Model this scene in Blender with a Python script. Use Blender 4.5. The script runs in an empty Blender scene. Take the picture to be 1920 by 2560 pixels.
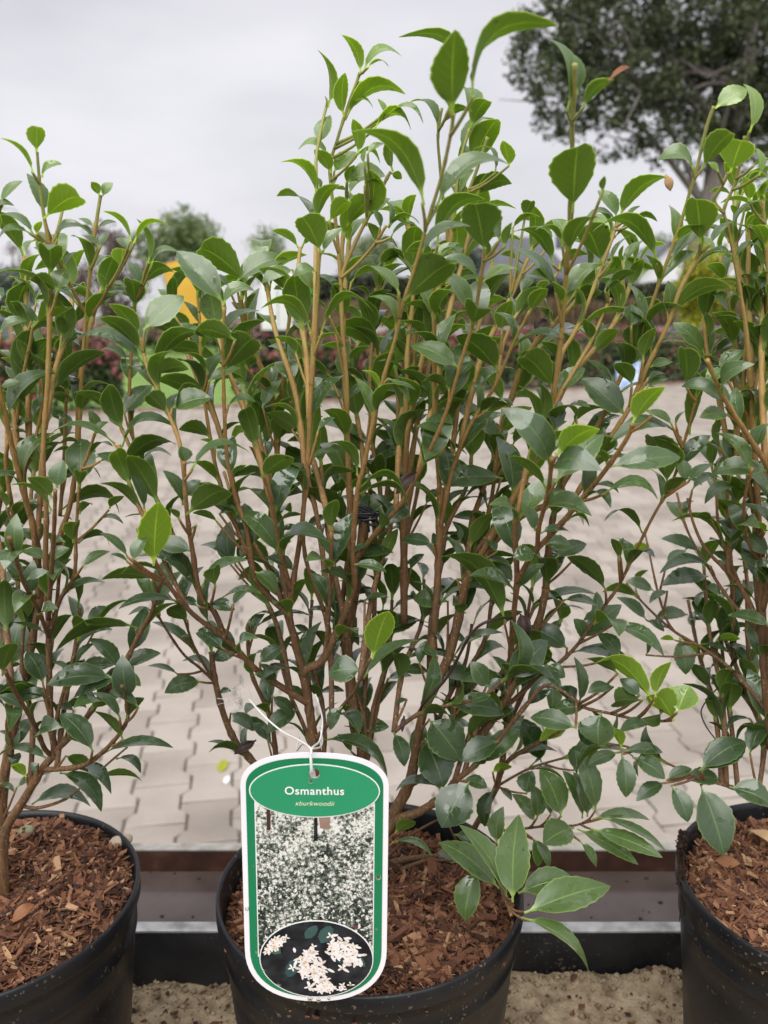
import bpy, bmesh, math, random
import numpy as np
from mathutils import Vector, Matrix, noise

random.seed(7); rng = np.random.default_rng(7)
R = math.radians
scene = bpy.context.scene
col = scene.collection

# ------------------------------------------------------------------ camera
F_PX, PITCH, CAM_H = 2200.0, R(12.56), 1.5          # focal length in px of the 1920x2560 photo
cam_d = bpy.data.cameras.new('camera'); cam = bpy.data.objects.new('camera', cam_d)
col.objects.link(cam); scene.camera = cam
cam.location = (0, 0, CAM_H); cam.rotation_euler = (R(90) - PITCH, 0, 0)
cam_d.sensor_fit = 'HORIZONTAL'; cam_d.sensor_width = 36.0; cam_d.lens = 36.0 * F_PX / 1920
cam_d.clip_start = 0.05; cam_d.clip_end = 3000
cam_d.dof.use_dof = True; cam_d.dof.focus_distance = 0.55; cam_d.dof.aperture_fstop = 13.5

# ------------------------------------------------------------------ sky, sun, exposure
SUN_EL, SUN_AZ = R(58), R(200)
w = bpy.data.worlds.new('World'); scene.world = w; w.use_nodes = True
nt = w.node_tree; nt.nodes.clear()
def nd(tree, typ, **kw):
    n = tree.nodes.new(typ)
    for k, v in kw.items(): setattr(n, k, v)
    return n
out = nd(nt, 'ShaderNodeOutputWorld'); bg = nd(nt, 'ShaderNodeBackground')
sky = nd(nt, 'ShaderNodeTexSky', sky_type='NISHITA', sun_disc=False, sun_elevation=SUN_EL, sun_rotation=SUN_AZ)
tc = nd(nt, 'ShaderNodeTexCoord'); mp = nd(nt, 'ShaderNodeMapping')
mp.inputs['Scale'].default_value = (1.0, 1.0, 2.6)
nz = nd(nt, 'ShaderNodeTexNoise'); nz.inputs['Scale'].default_value = 2.1; nz.inputs['Detail'].default_value = 5; nz.inputs['Roughness'].default_value = .5
rp = nd(nt, 'ShaderNodeValToRGB')
rp.color_ramp.elements[0].position = .36; rp.color_ramp.elements[0].color = (.605, .595, .635, 1)
rp.color_ramp.elements[1].position = .66; rp.color_ramp.elements[1].color = (.80, .785, .83, 1)
sc10 = nd(nt, 'ShaderNodeVectorMath', operation='SCALE'); sc10.inputs['Scale'].default_value = 7.5
mx = nd(nt, 'ShaderNodeMix', data_type='RGBA'); mx.inputs['Factor'].default_value = .95   # cloud cover
nt.links.new(tc.outputs['Generated'], mp.inputs['Vector']); nt.links.new(mp.outputs['Vector'], nz.inputs['Vector'])
nt.links.new(nz.outputs['Fac'], rp.inputs['Fac']); nt.links.new(rp.outputs['Color'], sc10.inputs[0])
nt.links.new(sky.outputs['Color'], mx.inputs['A']); nt.links.new(sc10.outputs['Vector'], mx.inputs['B'])
nt.links.new(mx.outputs['Result'], bg.inputs['Color']); bg.inputs['Strength'].default_value = .05
nt.links.new(bg.outputs['Background'], out.inputs['Surface'])
sun_d = bpy.data.lights.new('sun', 'SUN'); sun = bpy.data.objects.new('sun', sun_d); col.objects.link(sun)
sun_d.energy = 1.5; sun_d.angle = R(70); sun_d.color = (1, .97, .93)
sun.rotation_euler = (R(90) - SUN_EL, 0, R(180) - SUN_AZ)
vs = scene.view_settings
vs.view_transform = 'Standard'; vs.look = 'None'; vs.exposure = 1.6; vs.gamma = 1.0; vs.use_curve_mapping = False
scene.cycles.max_bounces = 8; scene.cycles.transparent_max_bounces = 8

# ------------------------------------------------------------------ helpers
def dir_px(px, py):
    x, y = (px - 960) / F_PX, -(py - 1280) / F_PX
    c, s = math.cos(PITCH), math.sin(PITCH)
    return Vector((x, c + y * s, y * c - s))
def P(px, py, Y):                       # the point at world depth Y on that pixel's ray
    d = dir_px(px, py); k = Y / d.y
    return Vector((d.x * k, Y, CAM_H + d.z * k))
def GND(px, py, z=0.0):
    d = dir_px(px, py); k = (z - CAM_H) / d.z
    return Vector((d.x * k, d.y * k, z))
def PX(p):                              # world -> photo pixel
    v = Vector(p) - Vector((0, 0, CAM_H)); c, s = math.cos(PITCH), math.sin(PITCH)
    zd = v.y * c - v.z * s; yu = v.y * s + v.z * c
    return 960 + F_PX * v.x / zd, 1280 - F_PX * yu / zd

def tag(o, label=None, cat=None, group=None, kind=None):
    if label: o['label'] = label
    if cat: o['category'] = cat
    if group: o['group'] = group
    if kind: o['kind'] = kind
    return o
def empty(name, loc=(0, 0, 0)):
    o = bpy.data.objects.new(name, None); o.location = loc; o.empty_display_size = .05
    col.objects.link(o); return o
def link(name, me, parent=None, loc=None, rot=None):
    o = bpy.data.objects.new(name, me); col.objects.link(o)
    if loc is not None: o.location = loc
    if rot is not None: o.rotation_euler = rot
    if parent is not None:
        o.parent = parent
        if loc is None: o.matrix_parent_inverse = Matrix.Translation(-parent.location)
        else: o.location = Vector(loc) - parent.location
    return o
def mesh(name, verts, faces, mats, smooth=True, attrs=None, uvs=None, midx=None):
    me = bpy.data.meshes.new(name)
    me.from_pydata([tuple(v) for v in verts], [], faces)
    for m in (mats if isinstance(mats, (list, tuple)) else [mats]): me.materials.append(m)
    if smooth: me.polygons.foreach_set('use_smooth', [True] * len(me.polygons))
    if midx is not None: me.polygons.foreach_set('material_index', midx)
    for k, v in (attrs or {}).items():
        a = me.attributes.new(k, 'FLOAT', 'POINT'); a.data.foreach_set('value', list(v))
    if uvs is not None:
        ul = me.uv_layers.new(name='UVMap'); li = np.zeros(len(me.loops), dtype=np.int32)
        me.loops.foreach_get('vertex_index', li)
        ul.data.foreach_set('uv', np.asarray(uvs, dtype=np.float32)[li].ravel())
    me.update(); return me
class MB:                               # mesh builder
    def __init__(s): s.v = []; s.f = []; s.a = []
    def add(s, v, f, a=0.0):
        o = len(s.v); s.v += [Vector(x) for x in v]; s.f += [tuple(i + o for i in q) for q in f]
        s.a += (list(a) if hasattr(a, '__len__') else [a] * len(v))
    def box(s, x0, x1, y0, y1, z0, z1):
        v = [(x, y, z) for z in (z0, z1) for y in (y0, y1) for x in (x0, x1)]
        s.add(v, [(0, 2, 3, 1), (4, 5, 7, 6), (0, 1, 5, 4), (2, 6, 7, 3), (0, 4, 6, 2), (1, 3, 7, 5)])
    def tube(s, pts, rad, n=7, a=None, cap=True):
        pts = [Vector(p) for p in pts]; m = len(pts)
        if not hasattr(rad, '__len__'): rad = [rad] * m
        up = None; vs_ = []; aa = []
        for i, p in enumerate(pts):
            t = (pts[min(i + 1, m - 1)] - pts[max(i - 1, 0)]).normalized()
            if up is None: up = t.orthogonal()
            up = (up - t * up.dot(t)).normalized(); b = t.cross(up)
            for k in range(n):
                g = 2 * math.pi * k / n
                vs_.append(p + (up * math.cos(g) + b * math.sin(g)) * rad[i]); aa.append(a[i] if a else 0)
        fs = [(i * n + k, i * n + (k + 1) % n, (i + 1) * n + (k + 1) % n, (i + 1) * n + k) for i in range(m - 1) for k in range(n)]
        if cap: fs += [tuple(range(n - 1, -1, -1)), tuple((m - 1) * n + k for k in range(n))]
        s.add(vs_, fs, aa)
    def lathe(s, prof, n=64, c=(0, 0, 0)):
        c = Vector(c); v = [c + Vector((r * math.cos(2 * math.pi * k / n), r * math.sin(2 * math.pi * k / n), z)) for r, z in prof for k in range(n)]
        s.add(v, [(i * n + k, i * n + (k + 1) % n, (i + 1) * n + (k + 1) % n, (i + 1) * n + k) for i in range(len(prof) - 1) for k in range(n)])
    def build(s, name, mats, parent=None, smooth=True, attr='age', loc=None):
        me = mesh(name, s.v, s.f, mats, smooth, {attr: s.a}); return link(name, me, parent, loc)
def catmull(pts, sub=5):
    o = []
    n = len(pts)
    for i in range(n - 1):
        p0, p1, p2, p3 = pts[max(i - 1, 0)], pts[i], pts[i + 1], pts[min(i + 2, n - 1)]
        for k in range(sub):
            t = k / sub
            o.append(.5 * ((2 * p1) + (p2 - p0) * t + (2 * p0 - 5 * p1 + 4 * p2 - p3) * t * t + (3 * p1 - p0 - 3 * p2 + p3) * t ** 3))
    o.append(pts[-1]); return o
def bevel(o, wd=.004, seg=2):
    m = o.modifiers.new('bevel', 'BEVEL'); m.width = wd; m.segments = seg; m.limit_method = 'ANGLE'; return o

# ------------------------------------------------------------------ materials
def mat_new(name):
    m = bpy.data.materials.new(name); m.use_nodes = True; t = m.node_tree
    return m, t, t.nodes['Principled BSDF']
def ramp(t, stops, interp='LINEAR'):
    n = nd(t, 'ShaderNodeValToRGB'); cr = n.color_ramp; cr.interpolation = interp
    while len(cr.elements) < len(stops): cr.elements.new(.5)
    for e, (p, c) in zip(cr.elements, stops): e.position = p; e.color = (*c, 1)
    return n
def simple(name, stops, scale=8, rough=.8, detail=6, bump=0.0, bscale=None, spec=.4, metal=0.0, coord='Object', rough_var=0.0, stretch=None, bdist=.01):
    m, t, b = mat_new(name)
    c = nd(t, 'ShaderNodeTexCoord'); n = nd(t, 'ShaderNodeTexNoise'); n.inputs['Scale'].default_value = scale; n.inputs['Detail'].default_value = detail
    src = c.outputs[coord]
    if stretch:
        mp_ = nd(t, 'ShaderNodeMapping'); mp_.inputs['Scale'].default_value = stretch; t.links.new(src, mp_.inputs['Vector']); src = mp_.outputs['Vector']
    t.links.new(src, n.inputs['Vector'])
    r = ramp(t, stops if len(stops) > 1 else [(0, stops[0][1]), (1, stops[0][1])]); t.links.new(n.outputs['Fac'], r.inputs['Fac']); t.links.new(r.outputs['Color'], b.inputs['Base Color'])
    b.inputs['Roughness'].default_value = rough; b.inputs['Specular IOR Level'].default_value = spec; b.inputs['Metallic'].default_value = metal
    if rough_var:
        mr = nd(t, 'ShaderNodeMapRange'); mr.inputs['To Min'].default_value = rough - rough_var; mr.inputs['To Max'].default_value = rough + rough_var
        t.links.new(n.outputs['Fac'], mr.inputs['Value']); t.links.new(mr.outputs['Result'], b.inputs['Roughness'])
    if bump:
        n2 = nd(t, 'ShaderNodeTexNoise'); n2.inputs['Scale'].default_value = bscale or scale * 4; n2.inputs['Detail'].default_value = 6
        t.links.new(src, n2.inputs['Vector'])
        bp = nd(t, 'ShaderNodeBump'); bp.inputs['Strength'].default_value = bump; bp.inputs['Distance'].default_value = bdist
        t.links.new(n2.outputs['Fac'], bp.inputs['Height']); t.links.new(bp.outputs['Normal'], b.inputs['Normal'])
    return m
def attr_mat(name, stops, attr='age', rough=.7, spec=.4, bump=0, bscale=300, trans=0.0, mottled=.25, mscale=60, obj_random=False, bdist=.0006):
    m, t, b = mat_new(name)
    if obj_random:
        a = nd(t, 'ShaderNodeObjectInfo'); fac = a.outputs['Random']
    else:
        a = nd(t, 'ShaderNodeAttribute', attribute_name=attr); fac = a.outputs['Fac']
    c = nd(t, 'ShaderNodeTexCoord'); n = nd(t, 'ShaderNodeTexNoise'); n.inputs['Scale'].default_value = mscale; n.inputs['Detail'].default_value = 5
    t.links.new(c.outputs['Object'], n.inputs['Vector'])
    ma = nd(t, 'ShaderNodeMath', operation='MULTIPLY_ADD'); ma.inputs[1].default_value = mottled; ma.inputs[2].default_value = -mottled / 2
    t.links.new(n.outputs['Fac'], ma.inputs[0])
    ad = nd(t, 'ShaderNodeMath', operation='ADD', use_clamp=True); t.links.new(ma.outputs[0], ad.inputs[0]); t.links.new(fac, ad.inputs[1])
    r = ramp(t, stops); t.links.new(ad.outputs[0], r.inputs['Fac']); t.links.new(r.outputs['Color'], b.inputs['Base Color'])
    b.inputs['Roughness'].default_value = rough; b.inputs['Specular IOR Level'].default_value = spec
    if bump:
        n2 = nd(t, 'ShaderNodeTexNoise'); n2.inputs['Scale'].default_value = bscale; n2.inputs['Detail'].default_value = 4
        t.links.new(c.outputs['Object'], n2.inputs['Vector'])
        bp = nd(t, 'ShaderNodeBump'); bp.inputs['Strength'].default_value = bump; bp.inputs['Distance'].default_value = bdist
        t.links.new(n2.outputs['Fac'], bp.inputs['Height']); t.links.new(bp.outputs['Normal'], b.inputs['Normal'])
    if trans:
        tr = nd(t, 'ShaderNodeBsdfTranslucent'); t.links.new(r.outputs['Color'], tr.inputs['Color'])
        ms = nd(t, 'ShaderNodeMixShader'); ms.inputs['Fac'].default_value = trans
        t.links.new(b.outputs['BSDF'], ms.inputs[1]); t.links.new(tr.outputs['BSDF'], ms.inputs[2])
        t.links.new(ms.outputs['Shader'], t.nodes['Material Output'].inputs['Surface'])
    return m
def leaf_material(name, stops, vein, rough, trans, wet):
    m, t, b = mat_new(name)
    L = t.links.new
    def math_(op, a, b_=None, c_=None, clamp=False):
        n = nd(t, 'ShaderNodeMath', operation=op, use_clamp=clamp)
        for i, v in enumerate((a, b_, c_)):
            if v is None: continue
            if isinstance(v, (int, float)): n.inputs[i].default_value = v
            else: L(v, n.inputs[i])
        return n.outputs[0]
    at = nd(t, 'ShaderNodeAttribute', attribute_name='age'); c = nd(t, 'ShaderNodeTexCoord')
    sp = nd(t, 'ShaderNodeSeparateXYZ'); L(c.outputs['UV'], sp.inputs[0])
    n1 = nd(t, 'ShaderNodeTexNoise'); n1.inputs['Scale'].default_value = 130; n1.inputs['Detail'].default_value = 4; L(c.outputs['Object'], n1.inputs['Vector'])
    n0 = nd(t, 'ShaderNodeTexNoise'); n0.inputs['Scale'].default_value = 28; n0.inputs['Detail'].default_value = 3; L(c.outputs['Object'], n0.inputs['Vector'])
    mot = math_('MULTIPLY_ADD', n0.outputs['Fac'], .30, -.15)
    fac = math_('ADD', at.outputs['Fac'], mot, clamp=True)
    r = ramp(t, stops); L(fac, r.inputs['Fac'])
    au = math_('ABSOLUTE', math_('SUBTRACT', sp.outputs['X'], .5))           # 0 midrib .. .5 edge
    rib = math_('SUBTRACT', 1.0, math_('MULTIPLY', au, 30.0), clamp=True)
    ph = math_('ADD', math_('MULTIPLY', math_('SUBTRACT', sp.outputs['Y'], math_('MULTIPLY', au, .50)), 25.0), math_('MULTIPLY', n0.outputs['Fac'], 2.5))
    sv = math_('POWER', math_('ABSOLUTE', math_('SINE', ph)), 30.0)
    sv = math_('MULTIPLY', sv, math_('SUBTRACT', .22, math_('MULTIPLY', au, .45), clamp=True))
    edge = math_('MULTIPLY', math_('SUBTRACT', au, .452, clamp=True), 19.0, clamp=True)
    pet = math_('MULTIPLY', math_('SUBTRACT', .165, sp.outputs['Y'], clamp=True), 16.0, clamp=True)
    k = math_('MAXIMUM', math_('MAXIMUM', math_('MULTIPLY', rib, .8), pet), math_('MAXIMUM', sv, edge))
    mixc = nd(t, 'ShaderNodeMix', data_type='RGBA'); L(k, mixc.inputs['Factor']); L(r.outputs['Color'], mixc.inputs['A'])
    vr = ramp(t, vein); L(at.outputs['Fac'], vr.inputs['Fac']); L(vr.outputs['Color'], mixc.inputs['B'])
    # small brown specks
    n3 = nd(t, 'ShaderNodeTexNoise'); n3.inputs['Scale'].default_value = 210; n3.inputs['Detail'].default_value = 2; L(c.outputs['Object'], n3.inputs['Vector'])
    spk = math_('MULTIPLY', math_('SUBTRACT', n3.outputs['Fac'], .715, clamp=True), 18.0, clamp=True)
    mix2 = nd(t, 'ShaderNodeMix', data_type='RGBA'); L(spk, mix2.inputs['Factor']); L(mixc.outputs['Result'], mix2.inputs['A']); mix2.inputs['B'].default_value = (.05, .035, .015, 1)
    L(mix2.outputs['Result'], b.inputs['Base Color'])
    b.inputs['Specular IOR Level'].default_value = .6 if wet else .35
    b.inputs['Coat Weight'].default_value = .45 if wet else .0; b.inputs['Coat Roughness'].default_value = .38; b.inputs['Coat IOR'].default_value = 1.6
    if wet:                                                                     # rain film in shapes of its own
        n4 = nd(t, 'ShaderNodeTexNoise'); n4.inputs['Scale'].default_value = 75; n4.inputs['Detail'].default_value = 1.5; L(c.outputs['Object'], n4.inputs['Vector'])
        wm = math_('MULTIPLY', math_('SUBTRACT', n4.outputs['Fac'], .535, clamp=True), 40.0, clamp=True)
        wr_ = math_('MULTIPLY_ADD', wm, -(rough - .06), rough); L(wr_, b.inputs['Roughness']); L(wr_, b.inputs['Coat Roughness']); L(math_('MULTIPLY_ADD', wm, .25, .75), b.inputs['Coat Weight'])
    else: b.inputs['Roughness'].default_value = rough
    bp = nd(t, 'ShaderNodeBump'); bp.inputs['Strength'].default_value = .35; bp.inputs['Distance'].default_value = .0006
    hh = math_('ADD', math_('MULTIPLY', n1.outputs['Fac'], .6), math_('MULTIPLY', math_('MAXIMUM', rib, sv), -.8 if wet else .8))
    L(hh, bp.inputs['Height']); L(bp.outputs['Normal'], b.inputs['Normal'])
    tr = nd(t, 'ShaderNodeBsdfTranslucent'); tm = nd(t, 'ShaderNodeVectorMath', operation='MULTIPLY'); tm.inputs[1].default_value = (4.2, 3.9, 2.6); L(mix2.outputs['Result'], tm.inputs[0]); L(tm.outputs['Vector'], tr.inputs['Color'])
    ms = nd(t, 'ShaderNodeMixShader'); ms.inputs['Fac'].default_value = trans
    L(b.outputs['BSDF'], ms.inputs[1]); L(tr.outputs['BSDF'], ms.inputs[2]); L(ms.outputs['Shader'], t.nodes['Material Output'].inputs['Surface'])
    return m
M = {}
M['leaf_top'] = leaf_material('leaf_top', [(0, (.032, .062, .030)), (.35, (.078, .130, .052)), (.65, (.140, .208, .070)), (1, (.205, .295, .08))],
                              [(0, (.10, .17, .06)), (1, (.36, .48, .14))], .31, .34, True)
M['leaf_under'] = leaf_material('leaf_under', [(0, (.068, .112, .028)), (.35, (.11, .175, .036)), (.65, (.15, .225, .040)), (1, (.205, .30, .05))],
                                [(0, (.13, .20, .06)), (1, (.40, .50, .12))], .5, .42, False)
def stem_mat():
    m, t, b = mat_new('stem_bark'); L = t.links.new
    at = nd(t, 'ShaderNodeAttribute', attribute_name='age'); c = nd(t, 'ShaderNodeTexCoord')
    mp_ = nd(t, 'ShaderNodeMapping'); mp_.inputs['Scale'].default_value = (1, 1, .16); L(c.outputs['Object'], mp_.inputs['Vector'])
    n1 = nd(t, 'ShaderNodeTexNoise'); n1.inputs['Scale'].default_value = 620; n1.inputs['Detail'].default_value = 5; n1.inputs['Roughness'].default_value = .65; L(mp_.outputs['Vector'], n1.inputs['Vector'])
    n2 = nd(t, 'ShaderNodeTexNoise'); n2.inputs['Scale'].default_value = 55; n2.inputs['Detail'].default_value = 4; L(c.outputs['Object'], n2.inputs['Vector'])
    n3 = nd(t, 'ShaderNodeTexVoronoi'); n3.inputs['Scale'].default_value = 330; L(c.outputs['Object'], n3.inputs['Vector'])
    def ma(op, *v):
        n = nd(t, 'ShaderNodeMath', operation=op)
        for i, x in enumerate(v):
            if isinstance(x, (int, float)): n.inputs[i].default_value = x
            else: L(x, n.inputs[i])
        return n.outputs[0]
    f = ma('ADD', at.outputs['Fac'], ma('MULTIPLY_ADD', n2.outputs['Fac'], .36, -.18))
    r = ramp(t, [(0, (.115, .066, .036)), (.28, (.205, .108, .045)), (.55, (.36, .215, .068)), (.82, (.38, .28, .085)), (1, (.28, .31, .08))]); L(f, r.inputs['Fac'])
    k = nd(t, 'ShaderNodeMapRange'); k.inputs['From Min'].default_value = .3; k.inputs['From Max'].default_value = .7; k.inputs['To Min'].default_value = .45; k.inputs['To Max'].default_value = 1.35; L(n1.outputs['Fac'], k.inputs['Value'])
    # young bark is smooth: streaks fade with age attribute
    am = nd(t, 'ShaderNodeMapRange'); am.inputs['From Min'].default_value = .1; am.inputs['From Max'].default_value = .7; am.inputs['To Min'].default_value = 1.0; am.inputs['To Max'].default_value = .3; L(at.outputs['Fac'], am.inputs['Value'])
    kk = ma('MULTIPLY_ADD', ma('SUBTRACT', k.outputs['Result'], 1.0), am.outputs['Result'], 1.0)
    sc_ = nd(t, 'ShaderNodeVectorMath', operation='SCALE'); L(r.outputs['Color'], sc_.inputs[0]); L(kk, sc_.inputs['Scale'])
    lt = ma('MULTIPLY', ma('LESS_THAN', n3.outputs['Distance'], .17), .55)            # pale lenticels
    mx_ = nd(t, 'ShaderNodeMix', data_type='RGBA'); L(lt, mx_.inputs['Factor']); L(sc_.outputs['Vector'], mx_.inputs['A']); mx_.inputs['B'].default_value = (.48, .36, .22, 1)
    L(mx_.outputs['Result'], b.inputs['Base Color']); b.inputs['Roughness'].default_value = .62; b.inputs['Specular IOR Level'].default_value = .35
    bp = nd(t, 'ShaderNodeBump'); bp.inputs['Strength'].default_value = .8; bp.inputs['Distance'].default_value = .0012; L(ma('MULTIPLY', n1.outputs['Fac'], am.outputs['Result']), bp.inputs['Height']); L(bp.outputs['Normal'], b.inputs['Normal'])
    return m
M['stem'] = stem_mat()
M['dead'] = simple('dead_leaf', [(.3, (.018, .010, .010)), (.7, (.05, .025, .02))], 80, .6, bump=.3, bscale=300, bdist=.001)
M['dry'] = simple('dry_leaf', [(.3, (.30, .17, .07)), (.7, (.48, .32, .16))], 90, .6, bump=.3, bscale=300, bdist=.001)
M['rust_leaf'] = simple('rust_leaf', [(.3, (.15, .055, .02)), (.7, (.26, .11, .045))], 90, .6, bump=.3, bscale=300, bdist=.001)
M['pot'] = simple('black_plastic', [(.35, (.006, .0065, .008)), (.65, (.012, .0125, .0145))], 30, .40, bump=.15, bscale=500, rough_var=.14, bdist=.0006, spec=.35)
def pot_dirt(m):
    t = m.node_tree; L = t.links.new; b = t.nodes['Principled BSDF']; src = b.inputs['Base Color'].links[0].from_socket
    c = nd(t, 'ShaderNodeTexCoord'); a = nd(t, 'ShaderNodeTexNoise'); a.inputs['Scale'].default_value = 330; a.inputs['Detail'].default_value = 3; L(c.outputs['Object'], a.inputs['Vector'])
    d = nd(t, 'ShaderNodeTexNoise'); d.inputs['Scale'].default_value = 16; d.inputs['Detail'].default_value = 4; L(c.outputs['Object'], d.inputs['Vector'])
    s1 = nd(t, 'ShaderNodeMath', operation='MULTIPLY_ADD'); s1.inputs[1].default_value = .35; L(d.outputs['Fac'], s1.inputs[0]); L(a.outputs['Fac'], s1.inputs[2])
    mr = nd(t, 'ShaderNodeMapRange'); mr.inputs['From Min'].default_value = .84; mr.inputs['From Max'].default_value = .90; mr.inputs['To Max'].default_value = .75; L(s1.outputs[0], mr.inputs['Value'])
    x = nd(t, 'ShaderNodeMix', data_type='RGBA'); L(mr.outputs['Result'], x.inputs['Factor']); L(src, x.inputs['A']); x.inputs['B'].default_value = (.16, .12, .085, 1); L(x.outputs['Result'], b.inputs['Base Color'])
pot_dirt(M['pot'])
M['liner'] = simple('black_liner', [(.35, (.010, .011, .013)), (.75, (.028, .029, .032))], 22, .42, bump=.25, bscale=120, rough_var=.18, bdist=.002); pot_dirt(M['liner'])
M['metal'] = simple('galvanised_edge', [(.3, (.22, .22, .22)), (.55, (.40, .40, .40)), (.75, (.50, .50, .49))], 60, .5, bump=.15, bscale=200, spec=.5, metal=.35, bdist=.001)
M['tray'] = simple('wet_brown_tray', [(.38, (.058, .042, .038)), (.62, (.090, .068, .062))], 14, .13, bump=.03, bscale=140, rough_var=.06, bdist=.001)
M['rust'] = simple('rusty_lip', [(.3, (.030, .014, .010)), (.6, (.075, .030, .018)), (.8, (.13, .075, .05))], 45, .6, bump=.4, bscale=160, bdist=.001)
M['liptop'] = simple('worn_lip_top', [(.3, (.20, .18, .16)), (.7, (.42, .40, .37))], 50, .6)
M['wood'] = simple('bench_wood', [(.3, (.10, .07, .05)), (.7, (.17, .12, .085))], 20, .75, bump=.3, stretch=(1, 12, 12))
M['sand'] = simple('damp_sand', [(.26, (.11, .08, .046)), (.42, (.27, .205, .128)), (.62, (.40, .318, .208)), (.8, (.49, .40, .28))], 70, .95, detail=9, bump=.9, bscale=420, bdist=.003)
M['soil'] = simple('peat_soil', [(.3, (.022, .012, .008)), (.7, (.065, .03, .018))], 160, .95, bump=.9, bscale=500, bdist=.003)
chip_stops = [(0, (.025, .012, .008)), (.3, (.085, .034, .018)), (.55, (.150, .062, .031)), (.8, (.225, .108, .055)), (1, (.38, .23, .125))]
M['chip'] = attr_mat('bark_chip', chip_stops, obj_random=True, rough=.85, bump=.7, bscale=700, mottled=.3, mscale=200)
M['chipfine'] = attr_mat('bark_fines', chip_stops, rough=.9, bump=.5, bscale=900, mottled=.3, mscale=300)
M['stone'] = simple('pebble', [(.3, (.32, .26, .19)), (.7, (.50, .43, .34))], 120, .6, bump=.2, bdist=.001)
M['paver'] = None
def paver_mat():
    m, t, b = mat_new('concrete_paver'); L = t.links.new
    oi = nd(t, 'ShaderNodeAttribute', attribute_name='age'); c = nd(t, 'ShaderNodeTexCoord'); g = nd(t, 'ShaderNodeNewGeometry')
    n = nd(t, 'ShaderNodeTexNoise'); n.inputs['Scale'].default_value = 3.0; n.inputs['Detail'].default_value = 8; L(g.outputs['Position'], n.inputs['Vector'])
    n2 = nd(t, 'ShaderNodeTexNoise'); n2.inputs['Scale'].default_value = 160; n2.inputs['Detail'].default_value = 3; L(g.outputs['Position'], n2.inputs['Vector'])
    oi2 = nd(t, 'ShaderNodeObjectInfo')
    ad = nd(t, 'ShaderNodeMath', operation='ADD'); L(oi.outputs['Fac'], ad.inputs[0]); L(oi2.outputs['Random'], ad.inputs[1])
    fr = nd(t, 'ShaderNodeMath', operation='FRACT'); L(ad.outputs[0], fr.inputs[0])
    m1 = nd(t, 'ShaderNodeMath', operation='MULTIPLY_ADD'); m1.inputs[1].default_value = .36; L(fr.outputs[0], m1.inputs[0]); L(n.outputs['Fac'], m1.inputs[2])
    m2 = nd(t, 'ShaderNodeMath', operation='MULTIPLY_ADD'); m2.inputs[1].default_value = .35; L(n2.outputs['Fac'], m2.inputs[0]); L(m1.outputs[0], m2.inputs[2])
    r = ramp(t, [(.38, (.165, .142, .122)), (.80, (.280, .243, .210)), (1.0, (.34, .302, .266))]); L(m2.outputs[0], r.inputs['Fac']); L(r.outputs['Color'], b.inputs['Base Color'])
    b.inputs['Roughness'].default_value = .62; b.inputs['Specular IOR Level'].default_value = .4
    bp = nd(t, 'ShaderNodeBump'); bp.inputs['Strength'].default_value = .5; bp.inputs['Distance'].default_value = .002; L(n2.outputs['Fac'], bp.inputs['Height']); L(bp.outputs['Normal'], b.inputs['Normal'])
    return m
M['paver'] = paver_mat()
M['joint'] = simple('joint_sand', [(.3, (.085, .07, .055)), (.7, (.15, .125, .10))], 30, .95, bump=.5)
M['ground'] = simple('ground_soil', [(.3, (.05, .06, .03)), (.7, (.10, .10, .06))], 2, .95)
M['lawn'] = simple('lawn_grass', [(.3, (.105, .19, .035)), (.7, (.17, .27, .06))], 1.4, .9, detail=8, bump=.5, bscale=40, bdist=.03)
M['brick'] = simple('kerb_brick', [(.3, (.26, .16, .12)), (.7, (.36, .25, .20))], 12, .85, bump=.3)
M['hedge'] = attr_mat('hedge_leaf', [(0, (.03, .05, .022)), (.5, (.07, .11, .042)), (1, (.12, .17, .065))], rough=.6, trans=.2)
M['flower'] = attr_mat('red_flower', [(0, (.19, .045, .05)), (.5, (.30, .085, .09)), (1, (.38, .17, .17))], rough=.7, trans=.2)
M['pink'] = attr_mat('pink_flower', [(0, (.30, .14, .14)), (.5, (.44, .25, .25)), (1, (.52, .36, .35))], rough=.7, trans=.2)
M['brown'] = attr_mat('brown_grass', [(0, (.10, .065, .035)), (.5, (.21, .145, .085)), (1, (.32, .24, .15))], rough=.8, trans=.2)
M['dkhedge'] = attr_mat('dark_hedge_leaf', [(0, (.022, .028, .016)), (.5, (.05, .058, .032)), (1, (.10, .12, .05))], rough=.7, trans=.15)
M['oak'] = attr_mat('oak_leaf', [(0, (.032, .043, .022)), (.5, (.068, .088, .040)), (1, (.13, .16, .07))], rough=.5, trans=.35)
M['copper'] = attr_mat('copper_leaf', [(0, (.06, .035, .03)), (.5, (.13, .085, .068)), (1, (.20, .15, .12))], rough=.6, trans=.25)
M['pale'] = attr_mat('pale_leaf', [(0, (.10, .15, .05)), (.5, (.19, .25, .10)), (1, (.28, .34, .16))], rough=.6, trans=.3)
M['lime'] = attr_mat('lime_leaf', [(0, (.19, .22, .02)), (.5, (.36, .38, .03)), (1, (.52, .50, .05))], rough=.6, trans=.35)
M['grey_leaf'] = attr_mat('far_leaf', [(0, (.06, .085, .07)), (.5, (.10, .13, .10)), (1, (.16, .19, .15))], rough=.7, trans=.2)
M['bark'] = simple('bark', [(.3, (.13, .115, .10)), (.7, (.25, .225, .20))], 5, .9, bump=.6, stretch=(3, 3, .6), bdist=.03)
M['roof'] = simple('grey_roof_tile', [(.3, (.085, .09, .105)), (.7, (.13, .137, .155))], 3, .7)
M['white'] = simple('white_paint', [(.3, (.68, .68, .70)), (.7, (.76, .76, .78))], 2, .5)
M['render'] = simple('pale_render', [(.3, (.48, .46, .45)), (.7, (.58, .56, .55))], 2, .8)
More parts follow.
